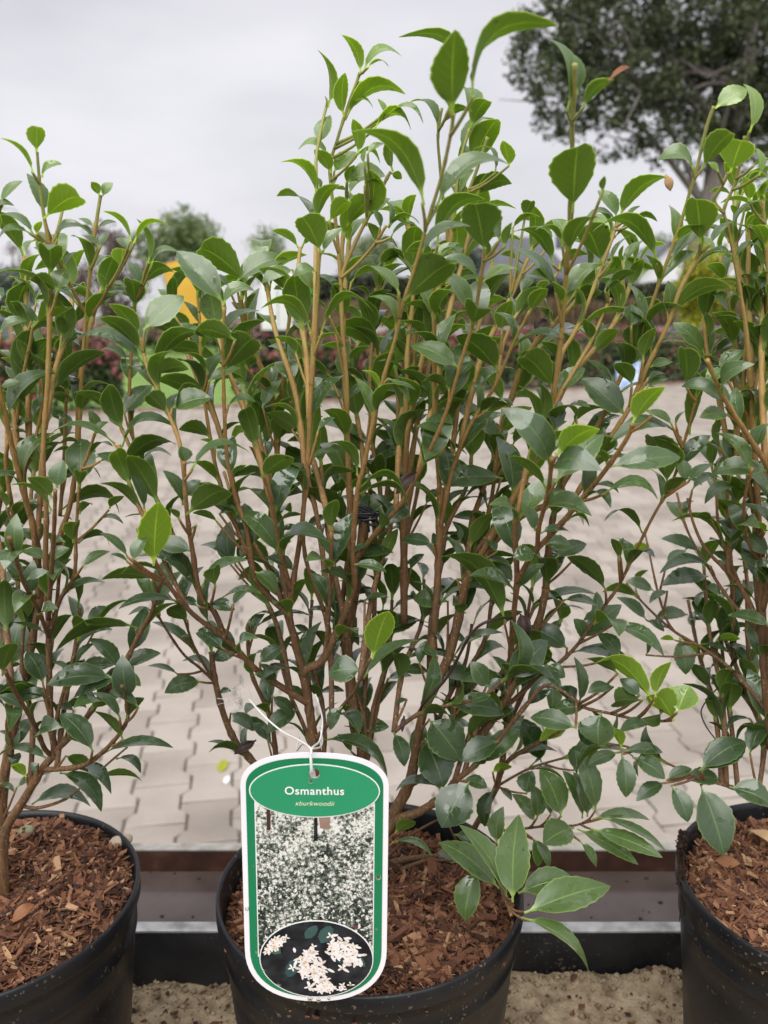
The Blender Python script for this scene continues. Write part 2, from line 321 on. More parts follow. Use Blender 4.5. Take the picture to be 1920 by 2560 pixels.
M['glass'] = simple('dark_window', [(.3, (.03, .035, .04)), (.7, (.05, .055, .06))], 2, .1)
M['yellow'] = simple('yellow_sail', [(.3, (.62, .335, .035)), (.7, (.72, .42, .06))], 1.2, .6)
M['green_sign'] = simple('green_sign', [(.3, (.03, .22, .055)), (.7, (.04, .26, .07))], 2, .5)
M['orange_sign'] = simple('orange_sign', [(.3, (.65, .25, .02)), (.7, (.72, .30, .03))], 2, .5)
M['black_sign'] = simple('black_sign', [(.3, (.02, .02, .024)), (.7, (.03, .03, .034))], 2, .5)
M['bluebag'] = simple('blue_bag', [(.40, (.22, .36, .66)), (.55, (.62, .70, .80))], 5, .4)
M['carpaint'] = simple('grey_car_paint', [(.3, (.10, .11, .13)), (.7, (.13, .14, .16))], 2, .25)
M['wallpale'] = simple('pale_wall', [(.3, (.36, .33, .33)), (.7, (.46, .43, .43))], 2, .85)
M['wood_post'] = simple('brown_post', [(.3, (.25, .13, .09)), (.7, (.33, .19, .13))], 6, .8)
M['steel'] = simple('lamp_steel', [(.3, (.36, .37, .39)), (.7, (.44, .45, .47))], 6, .4)

# ------------------------------------------------------------------ ground, paving, lawn
g = MB(); g.add([(-900, -20, -.06), (900, -20, -.06), (900, 1600, -.06), (-900, 1600, -.06)], [(0, 1, 2, 3)])
tag(g.build('ground', M['ground'], smooth=False), kind='structure')
EDGE0, EDGES = 16.4, .55                                       # far edge of the paving: y = EDGE0 + EDGES*x
pv = MB(); pv.add([(-9, -6, -.012), (11, -6, -.012), (11, EDGE0 + EDGES * 11, -.012), (-9, EDGE0 - EDGES * 9, -.012)], [(0, 1, 2, 3)])
paving = pv.build('paving', M['joint'], smooth=False); tag(paving, kind='structure')
CW, RW = .160, .235; A_ = .013; GAP = .006; ROT = R(8.75)
def paver_shape(top=0.0, inset=.0):
    o = []
    hw, hl = CW / 2 - GAP / 2, RW / 2 - GAP / 2
    side = [(hw + A_, -hl), (hw + A_, -.30 * RW), (hw - A_, -.19 * RW), (hw - A_, .19 * RW), (hw + A_, .30 * RW), (hw + A_, hl)]
    pts = side + [(-x, -y) for x, y in side]
    return [Vector((x - math.copysign(inset, x), y - math.copysign(inset, y), 0)) for x, y in pts]
lo, hi = paver_shape(), paver_shape(inset=.005)
pverts = [v + Vector((0, 0, -.010)) for v in lo] + [v + Vector((0, 0, -.004)) for v in lo] + [v.copy() for v in hi]
pfaces = [(i, (i + 1) % 12, 12 + (i + 1) % 12, 12 + i) for i in range(12)] + [(12 + i, 12 + (i + 1) % 12, 24 + (i + 1) % 12, 24 + i) for i in range(12)] + [tuple(range(24, 36))]
pav_me = [mesh('paver', [v + Vector((0, 0, random.uniform(-.0015, .0015) * 1 + .002 * (k - 1) * v.x / .1)) for v in pverts], pfaces, M['paver'], False, {'age': [0.0] * 36}) for k in range(3)]
spots = []
for i in range(-90, 91):
    for j in range(4, 110):
        x, y = i * CW, j * RW + (RW / 2 if i % 2 else 0)
        X, Y = x * math.cos(ROT) - y * math.sin(ROT), x * math.sin(ROT) + y * math.cos(ROT)
        if Y > EDGE0 + EDGES * X - .15 or Y < .95 or X < -8.8 or X > 10.8: continue
        if abs(X) > .75 * Y + 3.0: continue
        spots.append((X, Y))
def vis(s):
    px, py = PX((s[0], s[1], 0)); return -60 < px < 1980 and py < 2150
spots.sort(key=lambda s: (not vis(s), s[1]))
for k, (X, Y) in enumerate(spots[:300]):
    link('paver', pav_me[k % 3], paving, (X, Y, 0), (0, 0, ROT + (math.pi if random.random() < .5 else 0)))
rest = np.array(spots[300:]); pvn = np.array([tuple(v) for v in pverts])
cr_, sr_ = math.cos(ROT), math.sin(ROT)
pr = np.stack([pvn[:, 0] * cr_ - pvn[:, 1] * sr_, pvn[:, 0] * sr_ + pvn[:, 1] * cr_, pvn[:, 2]], 1)
vv = (pr[None] + np.concatenate([rest, rng.uniform(-.0015, .0015, (len(rest), 1))], 1)[:, None, :]).reshape(-1, 3)
ff = [tuple(i + 36 * k for i in q) for k in range(len(rest)) for q in pfaces]
tag(link('paver_field', mesh('paver_field', vv.tolist(), ff, M['paver'], False, {'age': np.repeat(rng.random(len(rest)), 36).tolist()}), paving), kind='stuff')
# lawn and the ground beyond, brick kerb on the lawn side
def sheet(name, pts, z, m, kind='structure'):
    b = MB(); b.add([(x, y, z) for x, y in pts], [tuple(range(len(pts)))]); return tag(b.build(name, m, smooth=False), kind=kind)
ey = lambda x: EDGE0 + EDGES * x
sheet('lawn', [(-8.2, ey(-8.2) + .25), (-1.6, ey(-1.6) + .25), (3, 60), (-30, 60), (-30, 14)], -.02, M['lawn'])
sheet('soil_bed', [(-1.6, ey(-1.6) + .2), (11, ey(11) + .2), (30, 60), (3.02, 60)], -.024, M['ground'])
kb = MB(); kd = Vector((1, EDGES, 0)).normalized(); kn = Vector((-kd.y, kd.x, 0))
kerb = empty('kerb', (-9, ey(-9) + .02, 0)); tag(kerb, kind='structure')
b = MB(); b.box(-.15, .15, 0, .10, -.05, .035)
kme = mesh('kerb_stone', b.v, b.f, M['brick'], False)
n_k = int(20 / .32 / kd.x * 1.0)
for k in range(n_k):
    p = Vector((-9, ey(-9) + .02, 0)) + kd * (k * .32 + .16)
    link('kerb_stone', kme, kerb, p, (0, 0, math.atan2(kd.y, kd.x)))

# ------------------------------------------------------------------ foliage clouds
def quad_cloud(centers, size, age, tall=1.0, flat=0.0):
    n = len(centers); c = np.asarray(centers)
    u = rng.normal(size=(n, 3)); u /= np.linalg.norm(u, axis=1, keepdims=True)
    if tall > 1: u = u * .35 + np.array([0, 0, 1.0]); u /= np.linalg.norm(u, axis=1, keepdims=True)
    v = np.cross(u, rng.normal(size=(n, 3))); v /= np.linalg.norm(v, axis=1, keepdims=True)
    nn = np.cross(u, v)
    s = (np.asarray(size) * rng.uniform(.6, 1.35, n))[:, None]
    a, b_ = u * s * tall, v * s * .55
    V = np.stack([c - a, c - a * .1 + b_ + nn * s * .15, c + a, c - a * .1 - b_ + nn * s * .15], 1).reshape(-1, 3)
    Fq = np.arange(4 * n).reshape(n, 4).tolist()
    return V.tolist(), Fq, np.repeat(age, 4).tolist()
def cloud_obj(name, centers, size, age, m, parent, tall=1.0, kind=None):
    V, Fq, A = quad_cloud(centers, size, age, tall)
    o = link(name, mesh(name, V, Fq, m, False, {'age': A}), parent)
    if kind: tag(o, kind=kind)
    return o
def hedge(name, p0, p1, depth, h0, h1, leaf, m, nleaf, label, cat, fl=None, flm=None, nfl=0, tall=1.0, fsize=.05, group=None, wav=.12):
    p0, p1 = Vector((*p0, 0)), Vector((*p1, 0)); d = p1 - p0; ln = d.length; d.normalize(); n = Vector((-d.y, d.x, 0))
    root = empty(name, p0); tag(root, label, cat, group)
    t = rng.random(nleaf) * ln; q = rng.random(nleaf); side = rng.random(nleaf)
    top = h1 * (1 + wav * np.sin(t * 1.7 + p0.x) + wav * .7 * np.sin(t * 4.3 + 1.3))
    zz = h0 + (top - h0) * np.sqrt(q); dd = (side - .5) * depth * (1 - .35 * (zz / h1) ** 2)
    cs = np.array(p0)[None] + t[:, None] * np.array(d)[None] + dd[:, None] * np.array(n)[None]; cs[:, 2] = zz
    cloud_obj('foliage', cs, leaf, np.clip(rng.normal(.5, .22, nleaf), 0, 1), m, root, tall)
    if nfl:
        t = rng.random(nfl) * ln; top = h1 * (1 + wav * np.sin(t * 1.7 + p0.x) + wav * .7 * np.sin(t * 4.3 + 1.3))
        cl = (np.sin(t * 2.3) + np.sin(t * 5.1 + 2) + 2.2) / 4.2
        zz = h0 + (top - h0) * (1.03 - rng.random(nfl) ** 1.6 * (.25 + .75 * cl)); dd = (rng.random(nfl) - .62) * depth
        cs = np.array(p0)[None] + t[:, None] * np.array(d)[None] + dd[:, None] * np.array(n)[None]; cs[:, 2] = zz
        cloud_obj('flowers', cs, fsize, rng.random(nfl), flm, root)
    return root
def tree(name, base, top_z, trunk_r, clumps, leaf, m, nleaf, label, cat='tree', limbs=8, bark='bark', lean=(0, 0), shell=.5, group=None, spread=.0, droop=0.0, fork=None):
    base = Vector(base); root = empty(name, base); tag(root, label, cat, group)
    b = MB(); pts = []; rd = []
    for k in range(7):
        t = k / 6; pts.append(base + Vector((lean[0] * t + .06 * trunk_r * 10 * math.sin(k * 1.7), lean[1] * t, -.1 + (top_z - base.z) * t))); rd.append(trunk_r * (1.15 - .75 * t))
    b.tube(pts, rd, 10)
    for k in range(limbs):
        c, r_ = clumps[k % len(clumps)]
        s = pts[2 + k % 4] if fork is None else pts[fork + k % 3]; e = Vector(c) + Vector(rng.normal(0, .25, 3)) * r_
        mid = (s + e) / 2 + Vector((0, 0, (e - s).length * .12))
        b.tube(catmull([s, mid, e], 4), np.linspace(trunk_r * .28, trunk_r * .06, 9).tolist(), 6)
        for j in range(3):
            e2 = e + Vector(rng.normal(0, .6, 3)) * r_; b.tube([mid.lerp(e, .5), (mid + e2) / 2, e2], [trunk_r * .14, trunk_r * .09, trunk_r * .03], 5)
    b.build('trunk', M[bark], root)
    vol = np.array([r_ ** 2.2 for c, r_ in clumps]); pick = rng.choice(len(clumps), nleaf, p=vol / vol.sum())
    cc = np.array([tuple(c) for c, r_ in clumps])[pick]; rr = np.array([r_ for c, r_ in clumps])[pick]
    dv = rng.normal(size=(nleaf, 3)); dv /= np.linalg.norm(dv, axis=1, keepdims=True)
    # sub-clusters give gaps
    sub = rng.normal(size=(len(clumps) * 26, 3)); sub /= np.linalg.norm(sub, axis=1, keepdims=True)
    si = pick * 26 + rng.integers(0, 26, nleaf)
    off = sub[si] * (rng.random(len(sub)) ** .35)[si][:, None] * .95 + dv * (rng.random(nleaf) ** .6)[:, None] * (.26 + spread)
    cs = cc + off * rr[:, None]; cs[:, 2] -= droop * (rng.random(nleaf)) * rr
    cloud_obj('crown', cs, leaf, np.clip(rng.normal(.5, .25, nleaf), 0, 1), m, root)
    return root

# background, near to far ------------------------------------------------------
def on_edge(px, off=.0):
    lo_, hi_ = 3.0, 60.0
    for _ in range(60):
        mid = (lo_ + hi_) / 2; x = (px - 960) / F_PX * (mid * math.cos(PITCH) + CAM_H * math.sin(PITCH))
        if mid < ey(x) + off: lo_ = mid
        else: hi_ = mid
    return (x, mid)
hedge('rose_hedge', on_edge(-60, .75), on_edge(300, .75), 1.0, .0, 1.02, .055, M['hedge'], 9000, 'low hedge with red blossom at the lawn end beside the wood post', 'hedge', 1, M['flower'], 1300)
hedge('rose_hedge', on_edge(600, .75), on_edge(1330, .75), 1.1, .0, .98, .06, M['hedge'], 16000, 'long red blossoming hedge along the paving from lawn towards blue bag', 'hedge', 1, M['flower'], 2400)
hedge('rose_hedge', on_edge(1340, .75), on_edge(1960, .75), 1.1, .0, 1.0, .06, M['hedge'], 15000, 'dark hedge with sparse red blossom directly behind the blue bag', 'hedge', 1, M['flower'], 1500)
hedge('flower_bed', (-15, 36.5), (-7, 38), 1.6, .0, 1.12, .08, M['hedge'], 8000, 'low pink flower bed at far edge of the lawn below the copper tree', 'flower bed', 1, M['pink'], 7000, fsize=.08)
hedge('flower_bed', (-6.6, 38), (-1.5, 39), 1.6, .0, 1.12, .08, M['hedge'], 6000, 'low pink flower bed in front of the white lorry', 'flower bed', 1, M['pink'], 3500, fsize=.08)
wl = MB(); wl.box(-1.2, 22, 31.6, 31.9, -.06, 1.12); o = wl.build('low_wall', M['wallpale'], smooth=False); bevel(o, .02); tag(o, 'long pale low wall behind the red hedges', 'wall')
hedge('flower_bed', (-1.0, 29.5), (13, 30.5), 1.4, 0, .95, .08, M['hedge'], 6000, 'bed of reddish flowers against the long pale low wall', 'flower bed', 1, M['flower'], 5000, fsize=.07)
hedge('ornamental_grass', (-3.5, 35.5), (17.5, 36.5), 1.4, 0, 1.75, .13, M['brown'], 16000, 'tall row of brown ornamental grass behind the low wall', 'grass', tall=3.2, wav=.05)
hedge('clipped_hedge', (-5.2, 43), (5.0, 43), 1.5, 0, 3.3, .12, M['dkhedge'], 14000, 'tall dark clipped hedge beside the white lorry', 'hedge', wav=.02)
hedge('clipped_hedge', (5.4, 43.5), (18, 43.5), 1.5, 0, 3.05, .12, M['dkhedge'], 16000, 'tall dark clipped hedge in front of the grey roofed houses', 'hedge', wav=.02)
# big oak upper right
cl = [(P(1340, 150, 26), 1.1), (P(1400, 60, 26), 1.3), (P(1420, 230, 25.5), 1.3), (P(1480, 130, 26), 1.6), (P(1560, 40, 26.5), 1.7), (P(1560, 230, 26), 1.5), (P(1530, 320, 25.5), .9),
      (P(1640, 130, 27), 1.7), (P(1660, 290, 26), 1.35), (P(1740, 60, 27), 1.8), (P(1760, 210, 28), 1.7), (P(1745, 330, 27), 1.2), (P(1840, 130, 27), 1.9), (P(1850, 290, 27), 1.4),
      (P(1930, 40, 28), 2.2), (P(1950, 220, 28), 2.0), (P(1930, 370, 27), 1.4), (P(2080, 120, 28), 2.6), (P(2050, 330, 27), 1.6), (P(1640, -80, 27), 2.3), (P(1850, -120, 28), 2.5), (P(1480, -40, 27), 1.5), (P(2150, -60, 28), 2.6), (P(1310, 90, 26), .5), (P(1290, 175, 26), .45), (P(1380, 290, 25.5), .6)]
base = GND(1668, 918, 0); base = Vector((P(1668, 900, 27).x, 27, -.06))
tree('oak_tree', base, 9.5, .34, cl, .074, M['oak'], 62000, 'big dark spreading tree with grey trunk rising above the hedges', limbs=13, lean=(1.9, 0), fork=3)
# copper weeping tree, pale trees, others
def blobs(px, py, Y, rx, rz, n, r, seed):
    q = random.Random(seed); o = []
    for k in range(n):
        a = q.uniform(0, 6.283); s = math.sqrt(q.random()); o.append((P(px + rx * s * math.cos(a), py + rz * s * math.sin(a), Y + q.uniform(-1, 1) * r), r * q.uniform(.7, 1.2)))
    return o
tree('copper_tree', Vector((P(290, 840, 30).x, 30, -.06)), 4.0, .10, blobs(262, 680, 30, 95, 110, 13, .5, 1), .06, M['copper'], 5200, 'airy brown leaved weeping tree beside the yellow sail', limbs=16, droop=.9, spread=.4)
tree('birch_tree', Vector((P(440, 800, 46).x, 46, -.06)), 5.4, .10, blobs(438, 612, 46, 85, 55, 12, .8, 2), .10, M['pale'], 5200, 'round pale green tree behind the yellow sail', limbs=10, spread=.3)
tree('birch_tree', Vector((P(680, 800, 62).x, 62, -.06)), 6.2, .10, blobs(678, 648, 62, 50, 55, 9, .8, 3), .11, M['pale'], 2400, 'pale green tree standing behind the white lorry', limbs=8, spread=.4)
tree('birch_tree', Vector((P(900, 800, 66).x, 66, -.06)), 6.0, .10, blobs(900, 650, 66, 80, 60, 10, 1.0, 4), .12, M['pale'], 3400, 'pale tree behind the tall clipped hedge near the lorry', limbs=8, spread=.4)
tree('lime_tree', Vector((P(1165, 800, 68).x, 68, -.06)), 5.6, .14, blobs(1165, 665, 68, 90, 60, 12, 1.2, 5), .15, M['grey_leaf'], 5200, 'grey green bushy tree left of the grey roofed house', limbs=8, spread=.3)
tree('lime_tree', Vector((P(15, 800, 60).x, 60, -.06)), 4.2, .14, blobs(0, 735, 60, 60, 35, 9, 1.2, 6), .15, M['grey_leaf'], 4200, 'dark grey green bushy tree behind the parked grey car', limbs=8, spread=.3)
tree('poplar_tree', Vector((P(45, 800, 70).x, 70, -.06)), 7.2, .07, blobs(45, 660, 70, 26, 85, 12, .6, 8), .09, M['copper'], 900, 'thin almost bare brownish tree above the parked grey car', limbs=12, spread=.3)
tree('poplar_tree', Vector((P(1672, 800, 75).x, 75, -.06)), 7.0, .10, blobs(1665, 640, 75, 25, 55, 8, .9, 9), .13, M['pale'], 1500, 'slim pale tree in the distance beside the big trunk', limbs=8, spread=.4)
tree('golden_shrub_tree', Vector((P(1765, 880, 23.5).x, 24.5, -.06)), 2.9, .05, blobs(1775, 725, 24.5, 75, 95, 14, .42, 10), .085, M['lime'], 3400, 'small tree with yellow green leaves beside the big grey trunk', limbs=10, spread=.3)
# houses
def house(name, xl, xr, Y, eave, ridge, label, dp=7, gable_w=True, chim=None):
    root = empty(name, ((xl + xr) / 2, Y, 0)); tag(root, label, 'house')
    b = MB(); b.box(xl, xr, Y, Y + dp, -.06, eave); b.build('wall', M['render'], root, False)
    b = MB(); ov = .4
    b.add([(xl - ov, Y - ov, eave - .15), (xr + ov, Y - ov, eave - .15), (xr - 1.4, Y + dp / 2, ridge), (xl + 1.4, Y + dp / 2, ridge), (xl - ov, Y + dp + ov, eave - .15), (xr + ov, Y + dp + ov, eave - .15)],
          [(0, 1, 2, 3), (5, 4, 3, 2), (1, 5, 2), (4, 0, 3), (0, 4, 5, 1)])
    rf = b.build('roof', M['roof'], root, False)
    n = 12
    for k in range(1, n):                    # courses of tiles on the front slope
        t = k / n; y = Y - ov + (dp / 2 + ov) * t; z = eave - .15 + (ridge - eave + .15) * t; x0 = xl - ov + (1.4 + ov) * t; x1 = xr + ov - (1.4 + ov) * t
        c = MB(); c.box(x0, x1, y - .05, y + .02, z - .02, z + .035); o = c.build('tile_course', M['roof'], rf, False)
    if chim:
        c = MB(); c.box(chim - .45, chim + .45, Y + dp / 2 - .4, Y + dp / 2 + .4, ridge - .8, ridge + .7); o = c.build('chimney', M['roof'], rf, False)
    for k in range(3):
        x = xl + (xr - xl) * (k + .5) / 3
        c = MB(); c.box(x - .5, x + .5, Y - .05, Y + .05, eave * .45, eave * .85); wnd = c.build('window', M['white'], root, False)
        c = MB(); c.box(x - .42, x + .42, Y - .08, Y - .055, eave * .47, eave * .83); c.build('pane', M['glass'], wnd, False)
    return root
q = lambda px, Y: P(px, 700, Y).x
house('house', q(1215, 62), q(1420, 62), 62, 4.2, 7.0, 'house with dark grey hipped roof and grey chimney', chim=q(1400, 66))
house('house', q(1440, 58), q(1575, 58), 58, 4.0, 6.4, 'smaller house with slate grey roof beside the big grey trunk')
gb = MB(); xa, xb = q(1600, 56), q(1740, 56); gb.add([(xa, 56, -.06), (xb, 56, -.06), (xb, 56, 4.2), ((xa + xb) / 2, 56, 5.8), (xa, 56, 4.2), (xa, 62, -.06), (xb, 62, -.06), (xb, 62, 4.2), ((xa + xb) / 2, 62, 5.8), (xa, 62, 4.2)],
    [(0, 1, 2, 3, 4), (6, 5, 9, 8, 7), (1, 6, 7, 2), (5, 0, 4, 9)])
hr = empty('house', ((xa + xb) / 2, 56, 0)); tag(hr, 'white gabled house behind the big grey trunk', 'house'); gb.build('wall', M['white'], hr, False)
gr = MB(); mxx = (xa + xb) / 2
gr.add([(xa - .4, 55.7, 3.95), (mxx, 55.7, 5.98), (xb + .4, 55.7, 3.95), (xa - .4, 62.3, 3.95), (mxx, 62.3, 5.98), (xb + .4, 62.3, 3.95)], [(0, 1, 4, 3), (1, 2, 5, 4)])
o = gr.build('roof', M['roof'], hr, False); sm = o.modifiers.new('s', 'SOLIDIFY'); sm.thickness = .12
wb = MB(); wb.box(mxx - .5, mxx + .5, 55.93, 55.99, 1.5, 2.8); ww = wb.build('window', M['glass'], hr, False)
# white lorry and sign pillar
Yt = 36.0
x0, x1 = P(652, 760, Yt).x, P(737, 760, Yt).x; zt, zb = P(700, 688, Yt).z, P(700, 826, Yt).z
tr = empty('lorry', ((x0 + x1) / 2, Yt, 0)); tag(tr, 'white box lorry parked behind the lawn beside a green sign', 'lorry')
b = MB(); b.box(x0, x1, Yt, Yt + 5.5, zb, zt); o = b.build('box_body', M['white'], tr, False); bevel(o, .04)
b = MB(); b.box((x0 + x1) / 2 - .012, (x0 + x1) / 2 + .012, Yt - .012, Yt - .002, zb + .08, zt - .08); b.build('door_seam', M['roof'], o, False)
b = MB(); b.box(x0 + .05, x1 - .05, Yt + .1, Yt + 5.3, zb - .3, zb - .02); b.build('chassis', M['black_sign'], tr, False)
b = MB(); b.box(x0 + .08, x1 - .08, Yt + 5.55, Yt + 7.2, .5, zt - .35); o = b.build('cab', M['white'], tr, False); bevel(o, .12, 3)
for xx in (x0 + .2, x1 - .2):
    for yy in (Yt + 1.2, Yt + 6.3):
        b = MB(); b.tube([(xx - .12, yy, .36), (xx + .12, yy, .36)], .42, 20); wh = b.build('wheel', M['black_sign'], tr, False)
        b = MB(); b.tube([(xx - .13, yy, .36), (xx + .13, yy, .36)], .22, 16); b.build('rim', M['steel'], wh, False)
    b = MB(); b.box(xx - .1, xx + .1, Yt - .02, Yt + .1, zb - .25, zb - .1); b.build('tail_light', M['flower'], tr, False)
Ys = 35.2; x0, x1 = P(738, 760, Ys).x, P(782, 760, Ys).x
sg = empty('sign_pillar', ((x0 + x1) / 2, Ys, 0)); tag(sg, 'green and black sign pillar with vertical orange lettering beside the white lorry', 'sign')
z1, z2, z3 = P(760, 692, Ys).z, P(760, 762, Ys).z, P(760, 822, Ys).z
b = MB(); b.box(x0, x1, Ys, Ys + .25, z2 + .01, z1); b.build('green_panel', M['green_sign'], sg, False)
b = MB(); b.box(x0 + .01, x1 - .01, Ys + .01, Ys + .24, -.06, z2); b.build('black_panel', M['black_sign'], sg, False)
lx = x0 + .22
for k in range(6):
    zz = z2 + .12 + k * (z1 - z2 - .2) / 6
    b = MB(); b.box(lx - .07, lx + .07, Ys - .02, Ys - .003, zz, zz + .03); b.box(lx - .07, lx - .035, Ys - .019, Ys - .003, zz + .031, zz + .12); b.box(lx + (.03 if k % 2 else -.01), lx + (.065 if k % 2 else .025), Ys - .019, Ys - .003, zz + .031, zz + .1)
    b.build('letter', M['orange_sign'], sg, False)
for k in range(4):
    b = MB(); b.box(x0 + .08, x1 - .12 - .1 * (k % 2), Ys - .01, Ys + .005, z2 - .12 - .07 * k, z2 - .09 - .07 * k); b.build('lettering', M['white'], sg, False)
# yellow sail
Yy = 33.0; base = Vector((P(478, 830, Yy).x, Yy, -.06))
ys = empty('sail_banner', base); tag(ys, 'yellow curved sail shaped banner standing by the copper tree', 'banner')
outl = [(408, 660), (440, 652), (470, 668), (500, 700), (530, 745), (556, 790), (566, 826), (470, 838), (448, 800), (428, 745), (412, 700)]
b = MB(); N_ = len(outl); fr = [P(x, y, Yy) for x, y in outl]; bk = [p + Vector((0, .12, 0)) for p in fr]
b.add(fr + bk, [tuple(range(N_))[::-1], tuple(range(N_, 2 * N_))] + [(i, (i + 1) % N_, N_ + (i + 1) % N_, N_ + i) for i in range(N_)])
o = b.build('sail', M['yellow'], ys, False)
b = MB(); b.tube(catmull([Vector((base.x, Yy + .06, -.06)), P(462, 835, Yy + .06), P(420, 745, Yy + .06), P(404, 662, Yy + .06)], 5), .035, 8); b.build('pole', M['steel'], ys)
b = MB(); b.lathe([(.0, .0), (.35, .0), (.35, .06), (.0, .08)], 24, (base.x, Yy + .06, -.06)); b.build('foot', M['steel'], ys)
# parked car, post, lamp, bag, crate
def car(x, Y, label, sc=1.0):
    root = empty('car', (x, Y, 0)); tag(root, label, 'car')
    prof = [(-2.1, .35), (-2.15, .75), (-1.5, .92), (-.75, 1.40), (.75, 1.44), (1.5, 1.0), (2.1, .92), (2.15, .4)]
    n = len(prof); b = MB(); v = [(x + px, Y + s, z) for s in (0, 1.75) for px, z in prof]
    b.add(v, [tuple(range(n)), tuple(range(2 * n - 1, n - 1, -1))] + [(i, n + i, n + (i + 1) % n, (i + 1) % n) for i in range(n)])
    o = b.build('body', M['carpaint'], root, False); bevel(o, .07, 3)
    b = MB(); b.add([(x - 1.25, Y - .012, .95), (x + 1.3, Y - .012, 1.0), (x + .7, Y - .012, 1.36), (x - .7, Y - .012, 1.33)], [(0, 1, 2, 3)]); b.build('side_window', M['glass'], root, False)
    for dx in (-1.35, 1.35):
        for yy in (Y - .03, Y + 1.6):
            b = MB(); b.tube([(x + dx, yy, .3), (x + dx, yy + .2, .3)], .32, 20); wh = b.build('wheel', M['black_sign'], root, False)
            b = MB(); b.tube([(x + dx, yy - .01, .3), (x + dx, yy + .21, .3)], .19, 16); b.build('rim', M['steel'], wh, False)
    return root
car(P(20, 780, 46).x, 46, 'dark grey car parked at far left beyond the pink flower bed')
b = MB(); pb = P(24, 800, 30); b.box(pb.x - .07, pb.x + .07, 30, 30.14, -.06, P(24, 748, 30).z); o = b.build('wood_post', M['wood_post'], smooth=False); bevel(o, .015); tag(o, 'short reddish brown wooden post in front of the grey car', 'post')
lp = empty('street_lamp', (P(72, 800, 52).x, 52, -.06)); tag(lp, 'tall pale street lamp behind the left shrub', 'street lamp')
b = MB(); X = P(72, 800, 52).x; zt = P(72, 540, 52).z; b.tube([(X, 52, -.06), (X, 52, zt * .5), (X, 52, zt)], [.11, .09, .07], 10); b.build('pole', M['steel'], lp)
b = MB(); b.tube(catmull([Vector((X, 52, zt)), Vector((X - .25, 52, zt + .35)), Vector((X - .9, 52, zt + .45))], 5), .05, 8); b.build('arm', M['steel'], lp)
b = MB(); b.box(X - 1.5, X - .85, 51.88, 52.12, zt + .38, zt + .5); bevel(b.build('lamp_head', M['steel'], lp, False), .04)
bx, by = on_edge(1568, -.25)
bg_ = empty('shopping_bag', (bx, by, 0)); tag(bg_, 'light blue and white bag standing at the hedge on paving', 'bag')
b = MB(); b.add([(bx - .22, by - .09, 0), (bx + .2, by - .07, 0), (bx + .22, by + .1, 0), (bx - .2, by + .1, 0), (bx - .29, by - .05, .52), (bx + .25, by - .03, .56), (bx + .27, by + .05, .55), (bx - .27, by + .06, .53)],
   [(3, 2, 1, 0), (0, 1, 5, 4), (1, 2, 6, 5), (2, 3, 7, 6), (3, 0, 4, 7)]); o = b.build('body', M['bluebag'], bg_, False); sm = o.modifiers.new('s', 'SOLIDIFY'); sm.thickness = .01
for s in (-.05, .05):
    b = MB(); b.tube(catmull([Vector((bx - .12, by + s, .52)), Vector((bx - .08, by + s, .66)), Vector((bx + .06, by + s, .67)), Vector((bx + .11, by + s, .53))], 5), .012, 6); b.build('handle', M['bluebag'], bg_)
cx_, cy_ = on_edge(1775, -.3)
cb = empty('crate', (cx_, cy_, 0)); tag(cb, 'dark plastic crate on paving in front of the hedge', 'crate')
for k in range(4):
    b = MB(); b.box(cx_ - .36, cx_ + .36, cy_ - .2, cy_ - .18, .02 + k * .1, .1 + k * .1); b.build('slat', M['black_sign'], cb, False)
for s in (-.35, .35):
    b = MB(); b.box(cx_ + s - .012, cx_ + s + .012, cy_ - .176, cy_ + .2, .01, .42); b.build('side_panel', M['black_sign'], cb, False)
b = MB(); b.box(cx_ - .335, cx_ + .335, cy_ - .175, cy_ + .2, .005, .02); b.build('base', M['black_sign'], cb, False)
for px, py, m, s, lab in ((557, 1915, 'lime', .034, 'yellow green fallen leaf lying on the grey pavers'), (567, 1950, 'white', .02, 'small white petal lying on pavers beside the fallen leaf')):
    p = GND(px, py, .003); b = MB(); pts = [(0, -1, .0), (.5, -.45, .15), (.42, .35, .22), (0, 1, .1), (-.42, .4, .2), (-.55, -.35, .12)]
    b.add([p + Vector((x * s, y * s * 1.3, z * s)) for x, y, z in pts], [(0, 1, 2, 3), (0, 3, 4, 5)], .6); o = b.build('fallen_leaf' if m == 'lime' else 'petal', M[m], smooth=False); tag(o, lab, 'leaf' if m == 'lime' else 'petal')

# ------------------------------------------------------------------ bench, sand
SAND_Z, RIM = .904, 1.10
bench = empty('plant_bench', (0, .45, 0)); tag(bench, 'waist high plant bench with black lined edge and wet brown gutter', 'bench')
def part(name, m, *boxes, parent=bench, bv=.0):
    b = MB()
    for q_ in boxes: b.box(*q_)
    o = b.build(name, M[m], parent, False)
    if bv: bevel(o, bv)
    return o
part('bed_board', 'wood', (-2.2, 2.2, .16, .70, .80, .86))
lin = MB(); n = 120                                            # slightly buckled black liner
vsl = []
for k in range(n + 1):
    x = -2.2 + 4.4 * k / n; wv = .0025 * math.sin(x * 9) + .0015 * math.sin(x * 31 + 1)
    vsl += [Vector((x, .700 + wv * .4, .86)), Vector((x, .699 + wv, .915)), Vector((x, .701 + wv * .5, .935)), Vector((x, .7025, .9485))]
lin.add(vsl, [(4 * k + j, 4 * k + 4 + j, 4 * k + 5 + j, 4 * k + 1 + j) for k in range(n) for j in range(3)])
lin.build('liner', M['liner'], bench)
part('edge_strip', 'metal', (-2.2, 2.2, .703, .7165, .86, .9505), bv=.0015)
part('gutter_floor', 'tray', (-2.2, 2.2, .717, .800, .87, .9445))
part('back_lip', 'rust', (-2.2, 2.2, .8005, .8095, .86, .9665), bv=.001)
